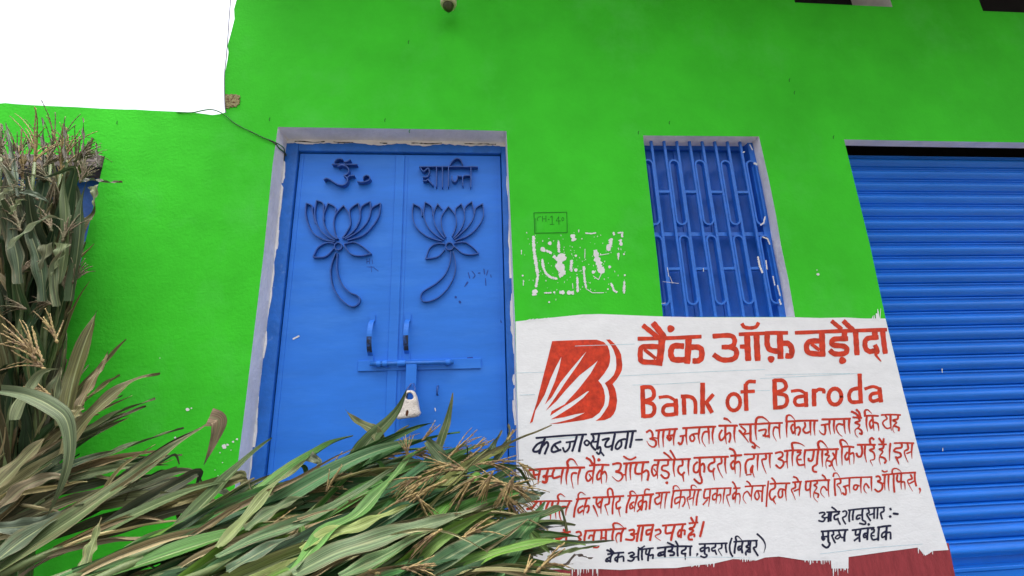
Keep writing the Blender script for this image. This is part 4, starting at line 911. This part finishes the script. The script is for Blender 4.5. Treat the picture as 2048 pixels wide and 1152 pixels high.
def tassel(parent, base, d, ln, nb, mat_, spread=0.55, droop=0.5):
    bm = bmesh.new(); d = d.normalized()
    def spike(p, dd, l, r, dr):
        pts = []; rr = []
        n = max(6, int(l / 0.0085))
        for k in range(n + 1):
            t = k / n
            pts.append(p.copy()); rr.append(r * (1.3 if k % 2 else 0.6) * (1 - 0.6 * t))
            dd = (dd + Vector((rl.uniform(-.05, .05), rl.uniform(-.05, .05), -dr * 0.06 + rl.uniform(-.05, .05)))).normalized()
            p = p + dd * (l / n)
        tube(bm, pts, rr, 4)
    spike(base.copy(), d.copy(), ln, 0.0042, 0.1)
    for k in range(nb):
        t = rl.uniform(0.02, 0.35); a = rl.uniform(0, 6.28)
        o_ = d.orthogonal().normalized(); o2 = d.cross(o_)
        dd = (d + (o_ * math.cos(a) + o2 * math.sin(a)) * rl.uniform(0.25, 1) * spread).normalized()
        spike(base + d * ln * t, dd, ln * rl.uniform(0.55, 0.9), 0.0031, droop * rl.uniform(0.4, 1.6))
    return obj('tassel', bm, mat_, parent)

def heap_y(px, py): return -0.16 - 0.50 * max(0.0, (py - 860) / 292.0)
def stalk(name, label, group, base, tip, sag, nl, cols, lw, ll, start=0.2, end=0.97, tas=None, hint=None, bias=None, open_=(0.25, 0.75), fall=0.5, rs=rl, ymax=-0.03, strips=4):
    root = empty(name, base, label, 'maize stalk', group)
    n = 14; pts = []
    for k in range(n + 1):
        t = k / n
        pts.append(base.lerp(tip, t) + Vector((0, 0, 1)) * (sag * math.sin(math.pi * t)))
    bm = bmesh.new(); tube(bm, pts, [0.012 * (1 - 0.6 * k / n) * (1.12 if k % 3 == 0 else 1) for k in range(n + 1)], 8); obj('stem', bm, STALK, root)
    d = (pts[-1] - pts[-3]).normalized()
    for k in range(nl):
        t = start + (end - start) * (k + rs.uniform(0, 0.7)) / nl
        i = min(int(t * n), n - 1); p = pts[i].lerp(pts[i + 1], t * n - i); dd = (pts[i + 1] - pts[i]).normalized()
        a = rs.uniform(0, 6.28)
        o_ = dd.orthogonal().normalized(); o2 = dd.cross(o_)
        side = o_ * math.cos(a) + o2 * math.sin(a)
        if bias: side = (side + Vector(bias) * rs.uniform(0.2, 1.2)).normalized()
        v = (dd + side * rs.uniform(*open_)).normalized()
        L_ = ll * rs.uniform(0.7, 1.2); m_ = 9
        lp = []; kink = rs.randint(5, 8) if rs.random() < 0.3 else -1
        for j in range(m_ + 1):
            lp.append(p.copy())
            v = (v + Vector((rs.uniform(-.07, .07), rs.uniform(-.07, .07), -fall * rs.uniform(0.05, 0.28) * (j / m_)))).normalized()
            if j == kink: v = (v * 0.45 + Vector((rs.uniform(-.5, .5), rs.uniform(-.5, .1), -0.9))).normalized()
            p = p + v * (L_ / m_)
            if p.y > ymax: p.y = ymax - rs.uniform(0, 0.02); v.y = -abs(v.y) * 0.3
        leaf(root, lp, lw * rs.uniform(0.7, 1.25), rs.choice(cols), hint=hint and Vector(hint) + Vector((rs.uniform(-.7, .7), 0, rs.uniform(-.7, .7))), twist=rs.uniform(-0.9, 0.9), wave=rs.uniform(0.001, 0.006), fold=rs.uniform(0.1, 0.9))
    for k in range(strips):
        t = rs.uniform(0.3, 0.8); i = min(int(t * n), n - 1); p = pts[i].copy(); dd = (pts[i + 1] - pts[i]).normalized()
        v = (dd + Vector((rs.uniform(-.4, .4), rs.uniform(-.5, -.1), rs.uniform(-.2, .4)))).normalized(); L_ = ll * rs.uniform(0.5, 0.95); lp = []
        for j in range(9):
            lp.append(p.copy()); v = (v + Vector((rs.uniform(-.16, .16), rs.uniform(-.12, .10), rs.uniform(-.22, .08)))).normalized(); p = p + v * (L_ / 8)
            if p.y > ymax: p.y = ymax; v.y = -abs(v.y)
        leaf(root, lp, rs.uniform(0.008, 0.020), rs.choice(((0.30, 0.25, 0.13), (0.24, 0.19, 0.10), (0.34, 0.31, 0.16), (0.18, 0.17, 0.07))), hint=(rs.uniform(-.6, .6), -1, rs.uniform(-.3, .8)), twist=rs.uniform(-2.5, 2.5), wave=0.001, fold=rs.uniform(0.2, 1.2))
    if tas: tassel(root, pts[-1], d, *tas)
    return root

# upright bundle against the side door
G1 = 'maize stalks standing against the left wall'; L1 = 'upright cut maize stalk leaning in the bundle at the left doorway'
ups = []
rs = random.Random(23)
tipsx = [(12, 290), (30, 345), (62, 335), (90, 300), (108, 335), (128, 300), (150, 320), (165, 295), (182, 330), (176, 350), (48, 300), (-20, 300), (-60, 320), (142, 380), (112, 420), (70, 400), (20, 400), (165, 420), (-115, 330), (-170, 310), (-90, 380)]
for i, (tx, ty) in enumerate(tipsx):
    dep = -0.06 - 0.26 * rs.random()
    tip = P(tx * 0.86 - 8, ty + 25, dep)
    bpx = tx * 0.62 - 75 + rs.uniform(-15, 15)
    base = P(bpx, 1330, dep - rs.uniform(0, 0.12))
    lab = 'upright maize stalk ending in a tassel in the left doorway bundle' if i < 14 else 'upright maize stalk without tassel in the left doorway bundle'
    tas = (rs.uniform(0.16, 0.26), rs.randint(7, 12), rs.choice((TASSEL, HAIR, HAIR)), 0.5, 0.7) if i < 14 else None
    ups.append(stalk('maize_stalk', lab, G1, base, tip, 0.0, 14, DARKS, 0.044, 0.42, 0.24, 0.84, tas, (0.3, -1, 0.2), (-0.1, -0.25, 0.0), (0.05, 0.20), 0.5, rs))
# stalks lying in the heap before the door
G2 = 'maize stalks heaped before the blue door'; L2 = 'cut green maize stalk lying in the blue door heap'
hs_ = []
heap = [(620, 960), (700, 935), (760, 910), (820, 900), (880, 905), (930, 915), (985, 925), (1030, 960), (1045, 1000), (1045, 1050), (1055, 1090), (1040, 1075), (960, 1060), (900, 1010), (850, 970), (780, 985), (720, 1000), (1010, 1010), (940, 970), (560, 990), (500, 1010), (660, 1030), (600, 1060), (830, 1070), (750, 1090), (980, 1120), (1040, 1125), (900, 1130)]
rs = random.Random(31)
for i, (tx, ty) in enumerate(heap):
    yy = heap_y(tx, ty) + rs.uniform(0.0, 0.12)
    tx -= 45 if tx > 990 else 10
    ty += 12
    tip = P(tx, ty, min(yy, -0.05))
    ln = rs.uniform(560, 760); an = R(rs.uniform(18, 34))
    bx_, by_ = tx - ln * math.cos(an), ty + ln * math.sin(an)
    base = P(bx_, min(by_, 1480), heap_y(bx_, min(by_, 1300)) - rs.uniform(-0.05, 0.1))
    tas = (rs.uniform(0.15, 0.24), rs.randint(8, 14), TASSEL, 0.7, 0.9) if tx > 690 and rs.random() < 0.85 else None
    hs_.append(stalk('maize_stalk', L2 + (', ending in a tan tassel' if tas else ', without tassel'), G2, base, tip, 0.0, 11, GREENS if tx > 480 else GREYS + GREENS, 0.046, 0.52, 0.18, 0.70, tas, (-0.25, -1, 0.55), (0.0, -0.15, 0.12), (0.04, 0.36), 0.6, rs))
# dry stalks running out from the foot of the upright bundle
G3 = 'withered maize stalks spilling from the bundle foot'; L3 = 'withered grey green maize stalk spilling right from the foot of the bundle'
ds_ = []
for i, (tx, ty) in enumerate([(140, 820), (110, 900), (180, 930), (250, 980), (330, 1010), (90, 1000), (400, 1050), (60, 860), (450, 1100)]):
    yy = -0.22 - 0.3 * (ty - 800) / 300
    tip = P(tx, ty, yy); ln = rs.uniform(380, 520); an = R(rs.uniform(30, 62) if tx < 150 else rs.uniform(22, 36))
    bx_, by_ = tx - ln * math.cos(an), ty + ln * math.sin(an)
    base = P(bx_, min(by_, 1420), yy - 0.2)
    ds_.append(stalk('maize_stalk', L3, G3, base, tip, 0.0, 8, GREYS + [OLIVE], 0.040, 0.34, 0.35, 0.85, None, (-0.2, -1, 0.5), (0.2, -0.3, 0.1), (0.05, 0.4), 0.5, rs))

# leaves traced one by one, each with its own depth, on the nearest stalk
def hero(par, org, s, text, wpx, color, dep=None, dd=0.0, twist=0.0, fold=0.25, hint=(-0.15, -1, 0.5), wave=0.006, flag=False):
    pts = []
    tk = text.split()
    for i, a in enumerate(tk):
        x, y = [float(v) for v in a.split(',')]
        px, py = org[0] + x / s, org[1] + y / s
        yy = (heap_y(px, py) - 0.15 if dep is None else dep) + dd * i / max(1, len(tk) - 1)
        pts.append(P(px, py, yy))
    dist = (pts[len(pts) // 2] - CAM).dot(fwd)
    return leaf(par, pts, wpx / s / F * dist * 0.98, color, hint, twist, wave, fold, 6, flag=flag)
A = (0, 600); sA = 2.086
D_ = lambda k: ds_[k % len(ds_)]
hero(D_(0), A, sA, '265,520 285,400 310,300 350,180 385,95 402,45', 78, (0.095, 0.090, 0.030), -0.40, 0.15, 0.3)
hero(D_(0), A, sA, '310,480 350,400 395,320 430,265 452,212', 34, (0.14, 0.11, 0.055), -0.40, 0.12, 0.9)
hero(D_(1), A, sA, '260,640 330,530 410,445 500,370 585,322 668,308', 66, (0.105, 0.10, 0.045), -0.42, 0.2, 0.4)
hero(D_(2), A, sA, '-40,1150 150,1010 330,890 470,790 600,700 720,610 820,545 885,500', 76, (0.085, 0.11, 0.042), -0.62, 0.34, 0.3)
hero(D_(2), A, sA, '872,488 912,500 908,545 888,600 850,690', 74, (0.26, 0.19, 0.11), -0.31, 0.03, 0.0, 0.1, (0.3, -1, 0.1), flag=True)
hero(D_(3), A, sA, '150,960 350,850 480,800 600,765 700,725 790,712 830,730 848,775', 56, (0.075, 0.10, 0.048), -0.50, 0.2, 0.3)
hero(D_(3), A, sA, '300,880 440,845 600,825 720,832 800,870 850,900 885,960', 62, (0.17, 0.18, 0.08), -0.46, 0.1, 0.5)
hero(D_(4), A, sA, '640,850 720,815 800,795 880,785 945,805 990,858', 52, (0.12, 0.145, 0.08), -0.38, 0.05, 0.4)
hero(D_(4), A, sA, '790,860 850,885 880,930 885,968', 66, YELL, -0.44, 0.0, 0.3)
hero(D_(5), A, sA, '0,375 70,385 140,405 210,440 270,490 292,580 285,680 250,790 195,905', 62, (0.085, 0.12, 0.058), -0.56, -0.05, -0.4)
hero(D_(5), A, sA, '60,500 85,440 120,370 165,310 205,292 245,288', 50, (0.14, 0.18, 0.085), -0.52, 0.05, 0.5)
hero(D_(6), A, sA, '60,1180 140,1115 230,1065 360,1000 500,940 600,895 665,865', 40, DRYC, -0.60, 0.2, 0.2)
hero(D_(6), A, sA, '345,1160 370,1060 395,990 422,905', 46, (0.11, 0.145, 0.055), -0.66, 0.08, 0.4)
hero(D_(7), A, sA, '-30,790 60,700 140,620 205,560', 84, OLIVE, -0.52, 0.1, 0.2)
hero(D_(7), A, sA, '-20,880 90,785 180,745 240,735 290,768', 62, (0.19, 0.15, 0.085), -0.54, 0.05, 0.4)
hero(D_(1), A, sA, '-20,950 80,945 180,925 280,880 350,850', 60, (0.095, 0.12, 0.085), -0.56, 0.05, 0.2)
hero(D_(8), A, sA, '-60,1120 60,1020 180,940 300,860', 90, (0.085, 0.115, 0.07), -0.62, 0.1, 0.2)
hero(D_(0), A, sA, '215,470 225,380 240,330 255,280', 60, (0.09, 0.105, 0.05), -0.42, 0.02, 0.5)
hero(D_(3), A, sA, '300,500 320,470 340,440 352,440', 60, (0.20, 0.17, 0.08), -0.44, 0.02, 0.2)
B_ = (440, 840); sB = 2.926
H_ = lambda k: hs_[k % len(hs_)]
hero(H_(20), B_, sB, '-10,740 90,640 160,560 250,450 330,365 450,280 528,212', 76, (0.145, 0.175, 0.065), None, 0, 0.3)
hero(H_(20), B_, sB, '522,210 560,232 582,255 545,322', 60, (0.16, 0.19, 0.11), -0.30, 0, 0.0, 0.1, (0.2, -1, 0.2), flag=True)
hero(H_(1), B_, sB, '640,560 720,450 770,330 825,190 900,90 990,0 1050,-80 1095,-185', 118, (0.085, 0.135, 0.045), -0.30, 0.12, 0.5)
hero(H_(1), B_, sB, '970,170 910,70 860,35 800,5 735,-60', 62, (0.11, 0.13, 0.05), -0.24, 0.06, 0.4)
hero(H_(2), B_, sB, '430,880 560,720 640,640 800,550 920,430 1030,310 1110,215 1205,165', 92, BRIGHT, None, 0, 0.25)
hero(H_(3), B_, sB, '-20,800 200,690 430,610 600,535 800,420 1000,290 1135,208', 64, (0.085, 0.145, 0.065), None, 0, 0.3)
hero(H_(4), B_, sB, '430,900 560,830 700,765 900,700 1150,625 1350,570 1570,490', 118, (0.13, 0.20, 0.10), None, 0, 0.15)
hero(H_(5), B_, sB, '480,760 600,680 800,625 950,560 1110,495', 84, (0.20, 0.24, 0.075), None, 0, 0.2)
hero(H_(6), B_, sB, '330,960 390,800 450,720 480,650 460,590 440,545', 72, BRIGHT, -0.60, 0.05, 0.7)
hero(H_(7), B_, sB, '410,930 490,790 540,710 600,640', 58, PALE, -0.62, 0.05, 0.3)
hero(H_(8), B_, sB, '1560,980 1700,760 1790,640 1850,560 1905,475', 118, (0.085, 0.205, 0.075), -0.66, 0.26, 0.1)
hero(H_(8), B_, sB, '1820,660 1870,715 1930,775', 56, (0.13, 0.235, 0.06), -0.56, 0.0, 0.2)
hero(H_(9), B_, sB, '900,940 1100,800 1250,680 1345,632', 66, (0.19, 0.24, 0.065), -0.60, 0.08, 0.3)
hero(H_(10), B_, sB, '960,850 925,770 910,720 897,640', 52, (0.10, 0.17, 0.05), -0.60, 0.04, 0.5)
hero(H_(11), B_, sB, '1270,200 1300,100 1330,10 1350,-85 1362,-160', 50, (0.09, 0.135, 0.045), -0.24, 0.10, 0.5)
hero(H_(11), B_, sB, '1210,120 1280,200 1330,260 1395,375', 76, (0.10, 0.15, 0.075), -0.30, -0.02, 0.3)
hero(H_(12), B_, sB, '1480,610 1580,625 1680,640 1780,665', 78, (0.15, 0.22, 0.05), -0.50, 0.0, 0.3)
hero(H_(13), B_, sB, '1280,880 1420,820 1550,790 1680,795', 66, (0.055, 0.10, 0.045), -0.60, 0, 0.3)
hero(H_(19), B_, sB, '90,930 170,830 230,750 275,715', 62, (0.11, 0.155, 0.06), -0.62, 0.05, 0.3)
hero(H_(14), B_, sB, '1740,470 1800,445 1860,435 1905,425', 66, (0.12, 0.17, 0.11), -0.42, 0.0, 0.3)
hero(H_(15), B_, sB, '1460,240 1570,190 1610,130 1650,60', 46, (0.06, 0.10, 0.045), -0.26, 0.10, 0.5)
hero(H_(16), B_, sB, '1600,250 1650,180 1690,110 1690,20', 40, (0.07, 0.10, 0.04), -0.22, 0.12, 0.5)
hero(H_(17), B_, sB, '700,913 830,850 960,790 1120,700 1260,640', 70, (0.085, 0.15, 0.06), None, 0, 0.3)
hero(H_(18), B_, sB, '1060,480 1130,440 1155,460 1110,505', 44, YELL, -0.46, -0.02, 0.5)
hero(H_(18), B_, sB, '1140,500 1120,440 1100,400 1085,330', 34, (0.24, 0.24, 0.11), -0.46, 0.02, 0.4)
hero(H_(21), B_, sB, '150,640 260,560 400,480 520,440', 76, (0.085, 0.13, 0.055), None, 0, 0.3)
hero(H_(22), B_, sB, '40,880 180,800 330,720 470,660', 72, (0.06, 0.10, 0.06), None, 0, 0.25)
hero(H_(23), B_, sB, '1150,560 1290,500 1400,430 1510,395', 40, DRYC, -0.42, 0.02, 0.3)
hero(H_(24), B_, sB, '680,740 690,790 705,850 730,920', 40, (0.12, 0.20, 0.055), -0.64, 0, 0.4)
J_ = (1040, 1025); sJ = 5.333
hero(H_(25), J_, sJ, '60,205 170,180 340,155 510,130', 34, (0.075, 0.085, 0.085), -0.42, 0.26, 0.2)
hero(H_(25), J_, sJ, '100,350 300,345 600,325 1005,300', 62, (0.06, 0.09, 0.05), -0.52, 0.34, 0.3)
hero(H_(26), J_, sJ, '300,470 480,420 640,385 860,350', 36, (0.13, 0.19, 0.06), -0.50, 0.3, 0.3)
hero(H_(26), J_, sJ, '420,590 510,540 585,452 660,462 770,490', 22, (0.12, 0.10, 0.085), -0.46, 0.25, 0.3)
hero(H_(27), J_, sJ, '200,640 330,580 450,560 570,545', 30, (0.20, 0.17, 0.11), -0.5, 0.2, 0.3)
Z_ = (0, 220); sZ = 2.88
U_ = lambda k: ups[k % len(ups)]
hero(U_(9), Z_, sZ, '470,410 530,398 600,412 705,414', 34, (0.055, 0.062, 0.05), -0.24, 0.08, 0.2)
hero(U_(8), Z_, sZ, '535,436 545,470 538,552', 52, PALE, -0.38, 0, 0.0, 0.1, (0, -1, 0.2), flag=True)
hero(U_(3), Z_, sZ, '40,800 130,710 200,660 280,612 360,632', 32, PALE, -0.42, 0, 0.4)
hero(U_(6), Z_, sZ, '362,768 345,820 322,880 300,960', 80, PALE, -0.42, 0.0, 0.0, 0.1, (0, -1, 0.2), flag=True)
hero(U_(5), Z_, sZ, '265,772 262,820 245,870 225,930', 84, (0.13, 0.14, 0.075), -0.42, 0, 0.0, 0.1, (0, -1, 0.2), flag=True)
hero(U_(0), Z_, sZ, '-20,560 10,490 40,465 80,462', 46, PALE, -0.42, 0, 0.4)
hero(U_(1), Z_, sZ, '60,600 90,550 125,515 155,520', 30, PALE, -0.42, 0, 0.4)
hero(U_(1), Z_, sZ, '110,500 85,400 65,250 35,75', 30, (0.055, 0.085, 0.05), -0.36, 0.1, 0.5)
hero(U_(2), Z_, sZ, '110,1000 95,850 70,700 90,560 140,500', 70, (0.045, 0.075, 0.035), -0.40, 0.04, 0.5)
hero(U_(7), Z_, sZ, '400,1100 430,900 455,700 465,540 500,400', 66, (0.040, 0.068, 0.026), -0.36, 0.05, 0.4)
hero(U_(7), Z_, sZ, '340,1000 370,800 375,600 365,420 385,300', 56, (0.055, 0.085, 0.028), -0.38, 0.06, 0.4)
hero(U_(4), Z_, sZ, '250,1100 230,900 190,760 140,620 110,520', 66, (0.038, 0.065, 0.032), -0.38, 0.04, 0.5)
hero(U_(4), Z_, sZ, '120,470 200,485 290,535', 32, (0.10, 0.13, 0.08), -0.42, 0, 0.4)
hero(U_(5), Z_, sZ, '330,1130 310,1000 320,880 390,770', 50, (0.10, 0.12, 0.06), -0.42, 0, 0.4)
for bx_, ty in ((245, 45), (370, 48), (478, 45), (10, 80), (98, 190), (165, 170), (555, 185)):   # tall tassel tips above the lintel
    hero(U_(bx_ // 60), Z_, sZ, '%d,%d %d,%d %d,%d' % (bx_ + 4, 330, bx_ + 3, (ty + 330) // 2, bx_, ty), 13, (0.085, 0.075, 0.06), -0.30, 0.04, 0.2)
# drooping tan tassels in the heap and in the bundle
def tas_px(par, org, s, a, b, nb, mat_, dep, spread=0.5, droop=0.6):
    p, q = P(org[0] + a[0] / s, org[1] + a[1] / s, dep), P(org[0] + b[0] / s, org[1] + b[1] / s, dep + 0.03)
    tassel(par, p, q - p, (q - p).length, nb, mat_, spread, droop)
for k, (a, b, nb, dep) in enumerate([((1330, 350), (880, 560), 12, -0.42), ((1450, 300), (1180, 210), 10, -0.34), ((1700, 380), (1420, 300), 14, -0.34), ((1650, 380), (1880, 400), 12, -0.36), ((1640, 400), (1780, 580), 12, -0.38), ((540, 400), (760, 205), 5, -0.28), ((520, 430), (740, 300), 12, -0.30), ((1330, 230), (1490, 40), 6, -0.24), ((1100, 220), (1090, 80), 7, -0.22), ((1850, 890), (2010, 740), 9, -0.58), ((1780, 900), (1830, 810), 8, -0.60), ((1060, 870), (1270, 850), 9, -0.62), ((1400, 700), (1620, 560), 8, -0.5), ((1680, 120), (1720, 60), 5, -0.2), ((1480, 170), (1560, 110), 6, -0.22), ((1150, 440), (1240, 560), 10, -0.44), ((180, 700), (440, 560), 5, -0.5), ((1180, 120), (1290, 30), 4, -0.22), ((940, 900), (760, 880), 8, -0.62), ((1500, 260), (1740, 240), 9, -0.3), ((1250, 320), (1000, 480), 10, -0.42), ((1500, 330), (1330, 470), 10, -0.44), ((1600, 300), (1500, 470), 11, -0.44), ((1720, 330), (1620, 520), 12, -0.44), ((1350, 260), (1180, 330), 9, -0.36), ((1750, 250), (1850, 330), 9, -0.34), ((1180, 330), (960, 420), 9, -0.40), ((620, 420), (700, 280), 8, -0.34), ((1300, 640), (1080, 760), 8, -0.56)]):
    tas_px(H_(k), B_, sB, a, b, nb, TASSEL, dep - 0.12)
for k, (a, b, nb, dep) in enumerate([((300, 420), (180, 270), 12, -0.34), ((310, 380), (330, 560), 10, -0.36), ((420, 300), (560, 190), 9, -0.32), ((250, 330), (330, 230), 10, -0.34), ((300, 700), (240, 560), 8, -0.38), ((150, 1150), (40, 1080), 9, -0.42), ((300, 1120), (180, 1080), 8, -0.40), ((380, 1050), (360, 860), 6, -0.38), ((220, 520), (120, 380), 10, -0.40), ((120, 700), (60, 520), 9, -0.42), ((360, 760), (420, 600), 8, -0.40), ((60, 350), (20, 220), 9, -0.36), ((420, 1000), (470, 860), 7, -0.38), ((100, 960), (200, 860), 9, -0.42), ((460, 420), (520, 300), 8, -0.36)]):
    tas_px(U_(k), Z_, sZ, a, b, nb + 7, HAIR, dep + 0.03, 0.42, 1.3)
for k, (a, b, nb, dep) in enumerate([((150, 250), (60, 60), 9, -0.46), ((190, 290), (50, 200), 8, -0.46), ((180, 260), (110, 120), 8, -0.46), ((240, 180), (190, 60), 8, -0.44), ((210, 400), (130, 330), 5, -0.48)]):
    tas_px(D_(k), A, sA, a, b, nb, TASSEL, dep)
